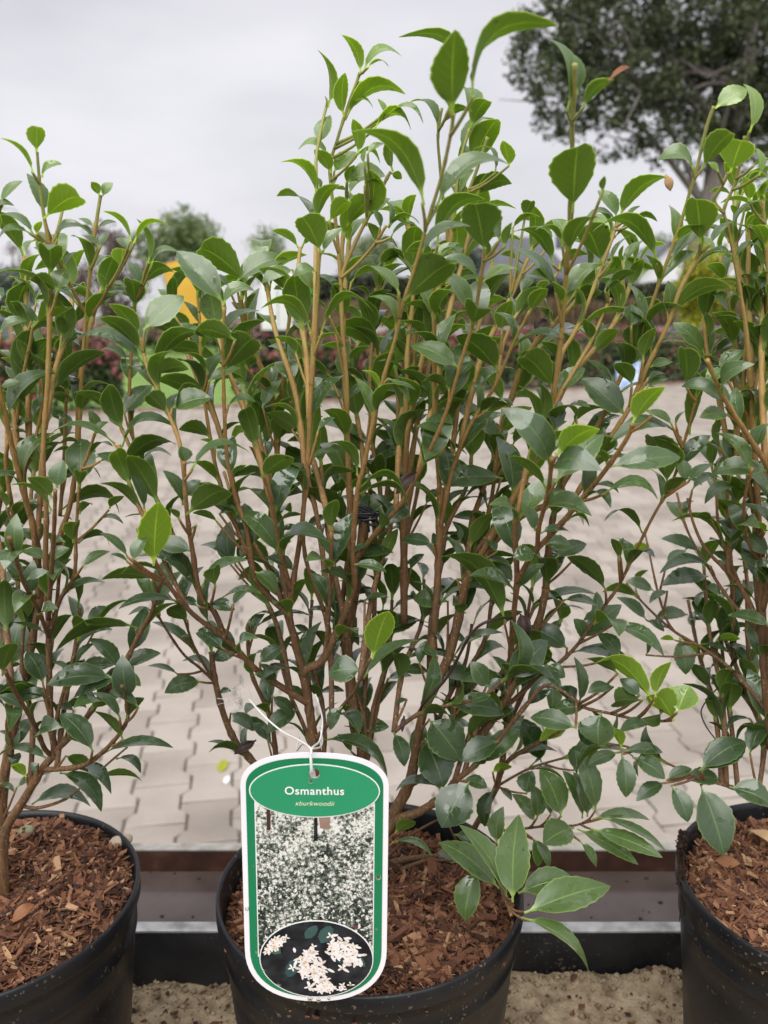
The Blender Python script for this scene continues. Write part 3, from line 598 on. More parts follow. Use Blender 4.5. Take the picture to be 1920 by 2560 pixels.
part('lip_cap', 'liptop', (-2.2, 2.2, .8, .812, .967, .9695), bv=.0008)
part('front_board', 'wood', (-2.2, 2.2, .13, .158, .80, .93), bv=.004)
for x in (-2.1, -.7, .7, 2.1):
    for y in (.2, .66): part('leg', 'wood', (x - .035, x + .035, y - .035, y + .035, -.012, .7995), bv=.004)
part('rail', 'wood', (-2.15, 2.15, .64, .68, .35, .42), bv=.004)
b = MB(); qg = random.Random(31)
for k in range(190):
    x, y = qg.uniform(-.32, .42), qg.uniform(.719, .798); r_ = .0004 + .0022 * qg.random() ** 4; a0 = qg.uniform(0, 6)
    n_ = 6; b.add([(x + r_ * qg.uniform(.6, 1.2) * math.cos(a0 + j), y + r_ * qg.uniform(.5, 1.0) * math.sin(a0 + j), .9450 + r_ * .1) for j in [6.283 * i / n_ for i in range(n_)]] + [(x, y, .9450 + r_ * .5)], [(j, (j + 1) % n_, n_) for j in range(n_)])
tag(b.build('grit', M['soil'], bench), kind='stuff')
def sand_z(x, y):
    n1 = noise.noise(Vector((x * 9, y * 9, 1))); n2 = noise.noise(Vector((x * 34, y * 34, 4))); n3 = noise.noise(Vector((x * 110, y * 110, 9)))
    px, _ = x, y
    heap = .010 * math.exp(-((y - .69) / .018) ** 2) * max(0, noise.noise(Vector((x * 22, 3, 3))) + .35) * (1.6 if x > 0 else .8)
    return SAND_Z + .004 * n1 + .0040 * n2 + .0022 * n3 + .0012 * noise.noise(Vector((x * 260, y * 260, 2))) + heap + .003 * math.exp(-((y - .69) / .03) ** 2) - (.010 if x < -.02 else 0)
b = MB(); xs = np.linspace(-.62, .62, 420); ysn = np.linspace(.165, .6985, 180)
b.add([(x, y, sand_z(x, y)) for y in ysn for x in xs], [(j * 420 + i, j * 420 + i + 1, (j + 1) * 420 + i + 1, (j + 1) * 420 + i) for j in range(179) for i in range(419)])
sand = b.build('sand_bed', M['sand']); tag(sand, 'damp beige sand bed that the pots stand on', 'sand', kind='stuff')
b = MB(); q_ = random.Random(3)                                   # clods and grains
for k in range(7000):
    x = q_.uniform(-.45, .55); y = q_.uniform(.50, .697); r_ = .0006 + .0032 * q_.random() ** 5
    if q_.random() < .35: y = .697 - abs(q_.gauss(0, .012))
    z = sand_z(x, y) + r_ * .3
    v = [Vector((sx * r_ * q_.uniform(.6, 1.2), sy * r_ * q_.uniform(.6, 1.2), sz * r_ * q_.uniform(.6, 1.1))) + Vector((x, y, z)) for sx, sy, sz in ((1, 0, 0), (-1, 0, 0), (0, 1, 0), (0, -1, 0), (0, 0, 1), (0, 0, -1))]
    b.add(v, [(0, 2, 4), (2, 1, 4), (1, 3, 4), (3, 0, 4), (2, 0, 5), (1, 2, 5), (3, 1, 5), (0, 3, 5)])
o = b.build('sand_clod', M['sand'], sand, smooth=True); tag(o, kind='stuff')

b = MB(); q_ = random.Random(77)                                  # dark peat crumbs spilled on the sand
for k in range(1500):
    x = -.17 + abs(q_.gauss(0, .09)) * q_.choice((-1, 1)) if k < 1150 else q_.uniform(.05, .3); y = q_.uniform(.52, .695); r_ = .0006 + .0035 * q_.random() ** 4
    z = sand_z(x, y) + r_ * .4; el = q_.uniform(.5, 2.2); an = q_.uniform(0, 6.28)
    v = [Vector(((sx * el * math.cos(an) - sy * math.sin(an)) * r_, (sx * el * math.sin(an) + sy * math.cos(an)) * r_, sz * r_ * .6)) * q_.uniform(.6, 1.2) + Vector((x, y, z)) for sx, sy, sz in ((1, 0, 0), (-1, 0, 0), (0, 1, 0), (0, -1, 0), (0, 0, 1), (0, 0, -1))]
    b.add(v, [(0, 2, 4), (2, 1, 4), (1, 3, 4), (3, 0, 4), (2, 0, 5), (1, 2, 5), (3, 1, 5), (0, 3, 5)], q_.random() * .5)
o = b.build('peat_crumb', M['chipfine'], sand, False); tag(o, kind='stuff')
# ------------------------------------------------------------------ pots with bark mulch
POTS = {'L': Vector((-.287, .55, 0)), 'C': Vector((-.010, .563, 0)), 'R': Vector((.327, .563, 0))}
SOIL = {'L': RIM - .003, 'C': RIM - .016, 'R': RIM - .010}
lab_p = {'L': 'black plastic pot heaped with bark, without a label, beside the pebble', 'C': 'black plastic pot behind the green and white plant label', 'R': 'black plastic pot with dry tan leaf on its bark and root hanging over rim'}
prof = [(.0, -.04), (.103, -.04), (.1062, -.005), (.1072, -.0008), (.1090, .0), (.1100, -.0015), (.1102, -.0115), (.1095, -.0130), (.1058, -.0140), (.1055, -.0335), (.1062, -.0350), (.1060, -.0395), (.1035, -.0415), (.1028, -.060), (.0905, -.190), (.0885, -.196), (.0, -.196)]
def soil_h(k, x, y):
    d = math.hypot(x, y) / .1
    v = .006 * noise.noise(Vector((x * 28, y * 28, ord(k)))) + .0035 * noise.noise(Vector((x * 75, y * 75, ord(k)))) - .007 * d ** 4
    if k == 'L': v += .008 * math.exp(-((x - .01) ** 2 + (y - .05) ** 2) / .0025)
    return v
for k, c in POTS.items():
    b = MB(); b.lathe(prof[1:], 96, (c.x, c.y, RIM)); o = b.build('plant_pot', M['pot']); tag(o, lab_p[k], 'plant pot', 'plant pots on the sand bed')
    # mulch
    b = MB(); nr, na = 24, 72; v = [Vector((c.x, c.y, SOIL[k] + soil_h(k, 0, 0)))]
    for i in range(1, nr + 1):
        for j in range(na):
            r_ = .1055 * i / nr; g = 2 * math.pi * j / na; x, y = r_ * math.cos(g), r_ * math.sin(g)
            v.append(Vector((c.x + x, c.y + y, SOIL[k] + soil_h(k, x, y))))
    f = [(0, 1 + j, 1 + (j + 1) % na) for j in range(na)] + [(1 + (i - 1) * na + j, 1 + i * na + j, 1 + i * na + (j + 1) % na, 1 + (i - 1) * na + (j + 1) % na) for i in range(1, nr) for j in range(na)]
    b.add(v, f); mu = b.build('bark_mulch', M['soil'])
    tag(mu, {'L': 'reddish brown bark mulch heaped in pot beside the pebble', 'C': 'rust brown bark mulch in the pot behind plant label', 'R': 'light brown bark mulch under the dry tan leaf'}[k], 'mulch', kind='stuff')
    q_ = random.Random(ord(k))
    def chip_mesh(L_, W_, T_, bend):
        v = []
        n_ = 4
        for i in range(n_):
            t = i / (n_ - 1) - .5; wf = W_ * (1 - .55 * abs(2 * t) ** 2 * q_.uniform(.4, 1)) * q_.uniform(.8, 1.15)
            z0 = bend * (t * t) * L_
            for sy, sz in ((-1, -1), (1, -1), (1, 1), (-1, 1)):
                v.append(Vector((t * L_ + q_.uniform(-.1, .1) * W_, sy * wf / 2 + q_.uniform(-.08, .08) * W_, sz * T_ / 2 * q_.uniform(.6, 1.2) + z0)))
        f = [(4 * i + j, 4 * i + (j + 1) % 4, 4 * i + 4 + (j + 1) % 4, 4 * i + 4 + j) for i in range(n_ - 1) for j in range(4)] + [(3, 2, 1, 0), (4 * n_ - 4, 4 * n_ - 3, 4 * n_ - 2, 4 * n_ - 1)]
        return v, f
    var = []
    for i in range(14):
        v, f = chip_mesh(q_.uniform(.010, .034) * q_.uniform(.7, 1.1), q_.uniform(.002, .0085), q_.uniform(.0012, .0035), q_.uniform(-.5, .5)); var.append(mesh('bark_chip', v, f, M['chip'], False))
    def rnd_pos():
        while True:
            x, y = q_.uniform(-.104, .104), q_.uniform(-.104, .104)
            if math.hypot(x, y) < .1025: return x, y
    for i in range(170):
        x, y = rnd_pos(); x *= .84; y *= .84
        link('bark_chip', var[i % 14], mu, (c.x + x, c.y + y, SOIL[k] + soil_h(k, x, y) + .0022), (q_.gauss(0, .3), q_.gauss(0, .3), q_.uniform(0, 6.28)))
    b = MB()
    for i in range(6000):
        x, y = rnd_pos(); fine = q_.random() < .6
        L_ = q_.uniform(.003, .009) if fine else q_.uniform(.006, .014); W_ = L_ * q_.uniform(.07, .34); T_ = W_ * q_.uniform(.2, .5)
        rot = Matrix.Rotation(q_.uniform(0, 6.28), 3, 'Z') @ Matrix.Rotation(q_.gauss(0, .45), 3, 'Y') @ Matrix.Rotation(q_.gauss(0, .6), 3, 'X')
        p = Vector((c.x + x, c.y + y, SOIL[k] + soil_h(k, x, y) + .0012 + q_.random() * .0025))
        v = [p + rot @ Vector((sx * L_ / 2 * (1 if sy > 0 else q_.uniform(.5, 1)), sy * W_ / 2, sz * T_ / 2)) for sx in (-1, 1) for sy, sz in ((-1, -1), (1, -1), (1, 1), (-1, 1))]
        b.add(v, [(0, 1, 5, 4), (1, 2, 6, 5), (2, 3, 7, 6), (3, 0, 4, 7), (0, 3, 2, 1), (4, 5, 6, 7)], min(1, max(0, q_.gauss(.5, .24) + (.08 if k == 'R' else 0))))
    o = b.build('bark_fines', M['chipfine'], mu, False); tag(o, kind='stuff')

# ------------------------------------------------------------------ shrubs: traced stems
# (plant, [(px,py)...], depth at base or None to join the nearest stem, depth at tip, radius mm base, tip)
ST = []
def S(pl, pts, y0, y1, r0, r1): ST.append((pl, pts, y0, y1, r0, r1))
S('C', [(868, 2236), (830, 2060), (800, 1920), (783, 1839), (771, 1760), (756, 1683), (733, 1586), (723, 1528), (731, 1466), (752, 1335), (760, 1258), (769, 1195), (775, 1025), (783, 909), (790, 793), (796, 662), (801, 626)], .563, .49, 6.5, 1.6)
S('C', [(756, 1690), (775, 1668), (806, 1651), (844, 1578), (871, 1509), (887, 1451), (881, 1385), (887, 1296), (895, 1219), (906, 1179), (925, 1094), (945, 1001), (964, 928), (987, 851), (1006, 766), (1042, 655), (1068, 559), (1103, 444), (1126, 339), (1134, 285)], None, .40, 4.6, 1.1)
S('C', [(905, 2240), (907, 2050), (906, 1877), (887, 1817), (875, 1701), (868, 1605), (890, 1450), (906, 1354), (910, 1296)], .572, .575, 6.5, 5.0)
S('C', [(898, 2236), (935, 2130), (987, 2031), (1022, 1962), (1037, 1896), (1049, 1819), (1076, 1702), (1084, 1586), (1089, 1528), (1095, 1431), (1099, 1316), (1101, 1220)], .566, .56, 8.0, 3.2)
S('C', [(1060, 1770), (1100, 1690), (1130, 1617), (1160, 1480), (1176, 1431), (1211, 1385), (1290, 1300), (1370, 1262), (1427, 1252), (1473, 1182), (1527, 1093), (1573, 1020), (1620, 912), (1650, 854), (1677, 793), (1700, 725), (1740, 650), (1751, 628)], None, .50, 5.0, 1.7)
S('C', [(1365, 1470), (1369, 1400), (1376, 1330), (1400, 1230), (1450, 1130), (1504, 1047), (1550, 947), (1585, 874), (1627, 769), (1650, 700), (1658, 679), (1700, 563), (1731, 459), (1739, 436), (1766, 320), (1785, 266)], .56, .48, 3.4, 1.2)
S('C', [(1100, 1990), (1180, 1860), (1290, 1700), (1345, 1560), (1365, 1470)], None, .56, 3.8, 3.3)
S('C', [(1160, 2130), (1188, 2066), (1242, 1966), (1262, 1860), (1272, 1740), (1280, 1580), (1292, 1454), (1288, 1340), (1291, 1288)], .617, .50, 3.4, 2.3)
S('C', [(1296, 1445), (1322, 1400), (1342, 1373), (1346, 1325), (1360, 1270), (1372, 1220), (1380, 1145)], None, .43, 2.4, 1.5)
S('C', [(1345, 1372), (1396, 1317), (1442, 1263), (1496, 1198), (1542, 1136), (1573, 1086), (1582, 1060)], None, .44, 2.3, 1.5)
S('C', [(1272, 1755), (1326, 1713), (1396, 1659), (1446, 1609), (1515, 1510), (1546, 1466), (1581, 1396), (1627, 1302), (1666, 1232), (1697, 1163), (1712, 1101), (1735, 1016), (1741, 990)], None, .50, 2.3, 1.1)
S('C', [(930, 2140), (985, 2056), (1045, 2031), (1103, 1993), (1141, 1950), (1180, 1920), (1230, 1870), (1322, 1755), (1369, 1713), (1434, 1747), (1461, 1769), (1527, 1784), (1589, 1798), (1640, 1803), (1680, 1801)], None, .49, 5.5, 1.2)
S('C', [(1236, 1966), (1326, 1920), (1423, 1891), (1500, 1866)], None, .60, 1.5, .9)
S('C', [(1192, 2058), (1260, 2076), (1322, 2070), (1376, 2064), (1434, 2064), (1476, 2050)], None, .55, 1.7, 1.0)
S('C', [(1120, 2130), (1190, 2128), (1218, 2139), (1261, 2243), (1278, 2288)], .60, .475, 1.8, 1.3)
S('C', [(752, 1760), (678, 1701), (636, 1670), (563, 1596), (482, 1535), (420, 1460), (386, 1400)], None, .47, 3.2, 1.6)
S('C', [(563, 1596), (536, 1530), (501, 1490), (482, 1382), (469, 1297), (461, 1201), (461, 1155)], None, .47, 2.6, 1.5)
S('C', [(722, 1535), (671, 1489), (637, 1440), (617, 1324), (594, 1259), (579, 1201), (567, 1139), (561, 1035), (559, 958), (558, 870), (561, 768)], None, .49, 3.0, 1.4)
S('C', [(630, 1400), (575, 1280), (540, 1170), (521, 1066), (509, 977), (502, 879), (496, 745)], None, .53, 1.8, 1.2)
S('C', [(463, 1190), (448, 1104), (421, 1035), (394, 973), (370, 925), (350, 845)], None, .49, 1.7, 1.2)
S('C', [(395, 1260), (350, 1150), (324, 1043), (328, 879), (338, 755), (347, 712)], .58, .56, 1.6, 1.1)
S('C', [(501, 1488), (428, 1328), (386, 1236), (347, 1162), (310, 1085), (292, 1042)], None, .52, 1.9, 1.4)
S('C', [(470, 1525), (410, 1400), (355, 1282), (316, 1189), (297, 1112)], None, .51, 1.9, 1.4)
S('C', [(850, 2200), (760, 2060), (633, 1905), (590, 1855), (559, 1785), (536, 1693), (529, 1630)], .585, .60, 4.2, 2.8)
S('C', [(538, 1700), (490, 1627), (463, 1554), (455, 1530)], None, .58, 1.6, 1.0)
S('C', [(540, 1705), (500, 1670), (455, 1631), (397, 1542), (380, 1500)], None, .56, 1.6, 1.0)
S('C', [(812, 1645), (820, 1560), (825, 1470), (829, 1328)], None, .50, 2.2, 1.4)
S('C', [(729, 1480), (700, 1370), (679, 1258), (660, 1190)], None, .49, 2.0, 1.3)
S('C', [(786, 1850), (852, 1771), (887, 1725), (925, 1648)], None, .48, 2.2, 1.2)
S('C', [(985, 1830), (1045, 1786), (1122, 1763), (1200, 1745), (1260, 1700)], .53, .50, 2.2, 1.2)
S('C', [(872, 1580), (888, 1420), (906, 1377), (956, 1312), (1007, 1254), (1064, 1148), (1103, 1063), (1126, 997), (1161, 878), (1184, 801), (1207, 666), (1211, 620)], None, .46, 3.0, 1.3)
S('C', [(1100, 1330), (1130, 1180), (1172, 1071), (1211, 1009), (1242, 955), (1280, 866), (1325, 778)], None, .50, 2.0, 1.2)
S('C', [(1178, 1425), (1260, 1290), (1330, 1160), (1370, 1060), (1396, 900), (1411, 739), (1423, 582), (1430, 400), (1430, 330), (1433, 270), (1437, 160)], None, .42, 3.0, 1.5)
S('C', [(880, 1570), (876, 1300), (868, 1102), (866, 947), (856, 831), (852, 716), (843, 590), (825, 430), (844, 347), (871, 262), (893, 201), (899, 182)], None, .55, 3.4, 1.2)
S('C', [(853, 705), (883, 617), (925, 532), (968, 444), (978, 430)], None, .55, 1.7, 1.3)
S('C', [(854, 700), (891, 662), (933, 615), (965, 565)], None, .54, 1.5, 1.1)
S('C', [(848, 690), (858, 579), (864, 521), (868, 480)], None, .57, 1.8, 1.4)
S('C', [(779, 960), (786, 820), (788, 700), (790, 536), (792, 482), (790, 405), (796, 359), (810, 289), (820, 252)], None, .55, 2.2, 1.2)
S('C', [(1010, 1560), (1010, 1300), (1014, 1109), (1026, 1044), (1045, 947), (1076, 808), (1095, 727), (1122, 617), (1138, 505)], .58, .56, 3.6, 2.2)
S('C', [(1140, 502), (1149, 409), (1174, 322)], None, .56, 1.4, 1.3)
S('C', [(1142, 506), (1153, 490), (1195, 353)], None, .57, 1.1, .9)
S('C', [(1142, 508), (1165, 490), (1190, 430), (1219, 342)], None, .55, 1.4, 1.3)
S('C', [(1122, 617), (1108, 500), (1099, 405), (1095, 339), (1105, 270)], None, .53, 1.5, 1.0)
S('C', [(1095, 1240), (1088, 1051), (1086, 831), (1084, 716), (1086, 632)], None, .50, 2.2, 1.3)
S('C', [(1290, 1310), (1330, 1120), (1396, 993), (1446, 908), (1481, 847), (1511, 777), (1528, 746)], None, .52, 2.0, 1.2)
S('C', [(1370, 1060), (1400, 900), (1430, 843), (1457, 789), (1500, 679), (1531, 594), (1543, 553)], None, .53, 2.0, 1.3)
S('C', [(1242, 955), (1262, 850), (1310, 760), (1388, 690), (1400, 660)], None, .55, 1.5, 1.0)
S('C', [(945, 1450), (952, 1250), (930, 1100), (925, 940), (935, 800), (940, 720)], .60, .60, 2.2, 1.3)
S('C', [(700, 1420), (690, 1250), (700, 1050), (712, 880), (730, 760)], .60, .60, 2.2, 1.3)
S('C', [(1190, 1420), (1230, 1240), (1250, 1080), (1300, 960), (1340, 880)], .60, .60, 2.2, 1.3)
S('L', [(10, 2240), (8, 2120), (20, 2062), (58, 2002), (104, 1924), (135, 1880), (127, 1809), (123, 1674), (121, 1550), (114, 1400), (116, 1286), (108, 1162), (112, 1054), (120, 939), (125, 763), (127, 647), (123, 609)], .55, .50, 5.5, 1.8)
S('L', [(123, 612), (112, 551), (104, 500), (100, 466), (96, 420), (93, 380)], None, .49, 1.5, 1.0)
S('L', [(126, 622), (143, 578), (158, 518)], None, .51, 1.3, 1.1)
S('L', [(0, 2236), (2, 2080), (10, 1950), (30, 1840), (70, 1660), (100, 1500), (140, 1370), (174, 1267), (189, 1170), (199, 1054), (204, 939), (216, 782), (231, 628), (247, 516), (252, 488)], .57, .54, 6.5, 1.4)
S('L', [(214, 790), (200, 760), (154, 670), (131, 609), (114, 560)], None, .50, 1.6, 1.1)
S('L', [(216, 795), (236, 778), (270, 720), (303, 666)], None, .52, 1.5, 1.0)
S('L', [(98, 1510), (85, 1328), (69, 1267), (46, 1178), (23, 1085), (0, 977), (-15, 900)], None, .50, 3.0, 1.8)
S('L', [(122, 1560), (135, 1324), (138, 1225)], None, .47, 1.9, 1.3)
S('L', [(122, 1600), (150, 1500), (185, 1440), (190, 1340), (193, 1286), (201, 1189), (216, 1147), (237, 1085)], None, .52, 2.2, 1.2)
S('L', [(191, 1362), (231, 1320), (272, 1275)], None, .53, 1.3, .9)
S('L', [(122, 1600), (96, 1525), (58, 1452), (23, 1344)], None, .44, 2.0, 1.5)
S('L', [(137, 1882), (193, 1824), (247, 1751), (293, 1693), (347, 1589), (382, 1523), (402, 1455)], None, .50, 3.0, 1.6)
S('L', [(108, 1922), (185, 1919), (228, 1903), (282, 1855), (316, 1805), (318, 1762), (305, 1714)], None, .46, 2.6, 1.2)
S('L', [(52, 2012), (90, 2020), (154, 2002), (204, 1967), (270, 1909), (318, 1868)], None, .55, 1.9, .9)
S('L', [(130, 1850), (143, 1789), (158, 1731), (181, 1654), (195, 1602)], None, .54, 1.9, 1.2)
S('L', [(122, 1884), (112, 1872), (85, 1809), (46, 1743), (13, 1678)], None, .46, 2.5, 1.6)
S('L', [(150, 1290), (160, 1150), (164, 1027), (170, 939), (175, 832), (174, 758)], .58, .58, 1.8, 1.2)
S('L', [(40, 1330), (15, 1150), (39, 1062), (46, 1016), (60, 930), (75, 860), (82, 815)], .56, .52, 1.9, 1.2)
S('L', [(69, 1270), (62, 1186), (81, 1131), (108, 1008), (130, 930)], None, .54, 1.6, 1.2)
S('L', [(46, 1740), (10, 1600), (-20, 1450), (-10, 1300), (10, 1180)], .56, .58, 2.2, 1.4)
S('L', [(-15, 1180), (-25, 900), (-30, 700), (-10, 560), (8, 500)], .53, .50, 2.0, 1.2)
S('R', [(2084, 2246), (1990, 2050), (1935, 1850), (1912, 1660), (1905, 1530), (1905, 1416), (1895, 1320), (1880, 1250), (1862, 1100), (1859, 951), (1870, 816), (1869, 719), (1874, 560)], .563, .54, 7.5, 1.6)
S('R', [(1906, 1530), (1945, 1350), (1938, 1210), (1882, 1109), (1839, 1043), (1801, 978), (1768, 900)], None, .46, 3.0, 1.4)
S('R', [(1925, 1780), (1836, 1682), (1762, 1624), (1685, 1578), (1616, 1516), (1566, 1458)], None, .66, 2.4, 1.0)
S('R', [(1690, 1580), (1666, 1547), (1643, 1474), (1620, 1366), (1612, 1330)], None, .66, 1.5, .9)
S('R', [(1905, 1565), (1851, 1466), (1820, 1431), (1762, 1369), (1731, 1300), (1719, 1245)], None, .58, 2.4, 1.1)
S('R', [(1840, 1452), (1820, 1416), (1832, 1319), (1840, 1268)], None, .56, 2.2, 2.0)
S('R', [(1903, 1590), (1828, 1504), (1778, 1430), (1720, 1330), (1692, 1232)], None, .62, 2.0, 1.0)
S('R', [(1950, 1960), (1897, 1798), (1855, 1705), (1836, 1655), (1800, 1560), (1790, 1480)], None, .64, 3.6, 1.6)
S('R', [(1900, 1330), (1880, 1010), (1866, 835), (1855, 758), (1836, 648), (1822, 570), (1810, 525), (1835, 465), (1850, 410), (1862, 340)], None, .50, 2.4, 1.1)
S('R', [(1812, 530), (1785, 501), (1805, 465), (1822, 432)], None, .50, 1.4, 1.2)
S('R', [(1862, 1100), (1870, 1047), (1851, 1009), (1820, 951), (1805, 915)], None, .53, 1.5, 1.1)
S('R', [(2000, 2075), (1910, 2003), (1816, 1964), (1758, 1950), (1724, 1935), (1650, 1900), (1565, 1866), (1515, 1862)], None, .56, 3.0, 1.0)
S('R', [(1935, 1500), (1960, 1200), (1940, 950), (1925, 760), (1915, 600), (1905, 500)], .56, .52, 3.0, 1.3)
S('R', [(1880, 1250), (1840, 1180), (1800, 1120), (1790, 1060), (1800, 1000)], None, .60, 1.6, 1.0)
S('R', [(1905, 1420), (1870, 1350), (1860, 1260), (1880, 1170)], None, .50, 1.7, 1.1)
S('R', [(1851, 1466), (1800, 1330), (1790, 1230), (1780, 1170)], None, .60, 1.6, 1.0)

# traced leaves, per crop of the photo: base x,y  tip x,y  f (1 upper side to us .. -1 underside)  [width ratio  arch]  y = young
CROPS = {'A': (640, 0), 'B': (1280, 100), 'C': (0, 300), 'D': (640, 600), 'E': (1280, 700), 'F': (0, 900), 'G': (640, 1200), 'H': (1280, 1300), 'I': (0, 1500), 'J': (640, 1800), 'K': (1280, 1800)}
LV = {}
LV['A'] = '''1270 740 1290 190 -.95 .50 .05;1395 640 1960 165 -.4 .27 .30 d1.2;1300 600 922 240 -.45 .27 .40 d1.2;1250 720 1125 480 .5 .4;1090 1330 620 850 -.5 .33 .26;1170 1350 1640 1065 .5 .33 .26
1180 840 1000 660 .5 .4 .3;1210 820 1400 720 -.5 .4 .3;680 480 555 225 -.6 .36 .2 y;700 470 950 370 .4 .4 .35 y;720 440 862 432 -.3 .4 .3 y;568 765 578 470 -.8 .4 .1 y;580 775 970 610 -.4 .38 .28 y
610 680 760 700 .3 .4 .3 y;640 600 715 535 .5 .5 .2;468 700 396 320 -.5 .28 .2;450 710 445 620 .4 .4;410 930 480 745 .8 .65 .1;395 1270 155 1050 -.5 .42 .28 y;470 1010 272 970 .4 .4 .35 y
490 1130 378 968 -.75 .58 .1 y;510 1115 650 985 .8 .62 .1 y;580 1190 838 1140 .7 .5 .2;590 1190 640 1070 -.6 .5;660 1000 628 770 -.8 .45 .1 y;760 840 1008 850 -.4 .5 .45 y;850 740 1085 800 .3 .4 .35 y
835 740 790 640 .5 .5 .1 y;720 1000 832 930 .6 .5;640 1020 805 1060 -.4 .45 .4 y;890 1110 888 840 -.6 .36;880 1120 945 1160 -.8 .7;470 1440 600 1300 -.85 .62 .1 y;592 1480 745 1290 -.85 .62 .1 y
425 1640 300 1405 -.88 .8 .08;440 1640 558 1480 .6 .4;780 1580 722 1440 -.6 .6;860 1480 800 1280 .4 .4 .3;862 1480 1060 1450 -.3 .4 .3;770 1600 922 1620 .4 .4 .4;800 1480 758 1360 .5 .5;870 1540 1062 1485 .3 .35 .3
1478 1640 1420 1320 -.92 .84 .06;1170 1590 1480 1288 -.5 .38 .28;1420 1270 1659 1190 -.7 .5 .25;1395 1250 1560 1150 -.6 .4 .25;1640 1080 1600 910 -.7 .62 .05 y;1550 1130 1410 965 .4 .3 .4;1580 1560 1600 1400 .6 .45;1612 1600 1659 1440 -.6 .5
700 1210 810 1190 -.3 .4 .3;480 1210 530 1140 .5 .5;700 1060 720 950 .5 .5;420 1230 400 1150 .5 .6'''
LV['B'] = '''392 1120 425 690 -.95 .74 .04;358 465 225 -10 .5 .26 .2;430 340 400 95 .65 .4;458 440 660 255 -.6 .42 .2;680 1150 555 975 .6 .5;700 1150 1000 885 -.6 .42 .2;740 1160 832 1075 .4 .4;680 1180 470 1162 .3 .4 .3
770 1200 942 1175 -.3 .4 .3;575 1450 470 1205 -.88 .78 .08;950 1450 518 1245 -.45 .32 .34;640 1440 770 1265 .4 .35;722 1450 858 1295 .6 .4;715 1440 722 1330 -.5 .4;1170 840 942 780 .5 .52 .32;1232 840 1425 600 -.82 .58 .1
1408 860 1490 650 -.92 1.0 .05 y;1330 440 1525 320 .9 .62 .1 y;1540 600 1500 285 .6 .36 .2 y;1220 1320 1195 1030 -.95 .76 .05;1020 1470 1385 1130 .55 .3 .12;1280 1330 1452 1168 .5 .36;290 1640 0 1350 .4 .3 .15
390 1650 930 1485 -.45 .28 .18;270 1460 0 1245 -.5 .38 .28;330 1320 150 1232 -.4 .4 .28;82 1155 125 1045 -.9 .85;0 1225 180 1145 -.4 .4 .2;310 1500 500 1390 -.5 .48 .28;1420 1430 1265 1380 .5 .42 .3;1440 1440 1625 1370 .3 .4 .4
1460 1140 1659 1055 .5 .36 y;1500 960 1659 885 -.4 .4 .3 y;1590 1040 1659 920 -.5 .4 y;1440 1150 1420 1070 -.8 .6 y;1535 1050 1500 880 -.7 .5 y;1600 880 1585 700 .5 .4 y;1560 820 1659 765 -.4 .4 y;1335 850 1268 790 .6 .6 y;1600 1440 1570 1285 .6 .6
1510 1250 1640 1140 -.4 .4 .3 y;1640 1010 1659 900 -.6 .6 y;1500 1120 1590 1080 .5 .5 y;590 980 600 880 -.8 .5;240 1340 190 1180 .5 .4;150 1640 240 1560 -.7 .5;60 1640 140 1540 .7 .6;360 1640 460 1560 .6 .5;620 1640 800 1500 -.6 .4 .2;600 1630 710 1570 .4 .4 .3'''
LV['C'] = '''245 210 243 42 -.9 .78 .05 y;215 345 0 115 -.4 .27 .18 y;275 370 402 285 .5 .42 .25 y;292 640 520 498 -.85 .68 .12 y;268 610 175 345 .65 .52;240 740 268 655 -.8 .6 y;0 540 145 395 .5 .38;-40 585 92 555 .5 .4 .3;220 745 -10 620 .3 .4 .2;200 735 -10 775 .4 .4 .28
648 490 590 400 -.8 .62;662 490 732 408 .7 .62;600 690 508 638 .6 .4;640 700 752 660 .5 .4;600 760 500 678 .6 .4;640 820 525 745 .5 .5;650 820 702 735 .6 .6;370 800 545 690 .4 .42 .28;850 790 668 590 -.4 .26 .22 y;865 800 1102 692 -.4 .28 .28 y
958 930 885 640 -.5 .28 .18;840 850 758 765 .7 .7;787 955 800 835 -.92 1.05 .04 y;980 940 1155 855 .35 .42 .28;900 1070 828 918 .7 .58;920 1080 1138 995 -.6 .5 .28;370 930 218 825 .6 .32;415 950 492 853 .5 .36;375 1110 190 1035 -.6 .62 .2;372 1110 430 970 .8 .85
510 1210 225 1170 .3 .36 .34;600 1240 902 1180 .25 .32 .28;690 1080 622 988 -.25 .25;700 1100 822 1085 .3 .4 .28;240 1190 65 1013 -.3 .27 .18;215 1330 108 1168 .5 .52;225 1335 430 1222 -.82 .62 .2;0 1380 172 1300 .6 .38 .2;300 1540 63 1380 .55 .5 .22;310 1550 517 1460 -.35 .38 .3
170 1600 110 1420 -.6 .52;200 1580 285 1515 .5 .5;460 1600 440 1395 -.9 .62;400 1400 382 1265 -.9 .52;480 1370 522 1258 -.5 .5;905 1400 708 1190 -.7 .46 .12;930 1360 1192 1140 .86 .52 .08;930 1580 497 1420 .35 .3 .24;990 1620 1385 1432 -.5 .36 .28;1280 1120 1230 960 -.7 .55
1440 1180 1145 848 .86 .44 .08;1522 1060 1865 905 .72 .42 .16;1480 1080 1385 1000 .5 .5;1600 1060 1295 832 -.85 .55 .15;1440 1200 1650 1105 .5 .5 .28;1452 1640 1640 1415 -.86 .68 .1;1220 1380 1108 1230 -.6 .5;1305 1340 1190 1175 .6 .38;1530 1430 1255 1380 -.8 .5 .2
1350 1640 1165 1510 -.4 .42 .2;1010 1650 1222 1608 -.7 .48;820 1560 655 1490 .5 .45 .22;520 1570 600 1530 -.6 .8;1590 1280 1500 1180 .6 .5;1602 1240 1659 1120 -.5 .5;1590 1600 1659 1540 -.8 .7;1560 1420 1480 1320 .5 .5;1310 1150 1380 1080 .5 .5;150 1640 70 1540 .5 .5'''
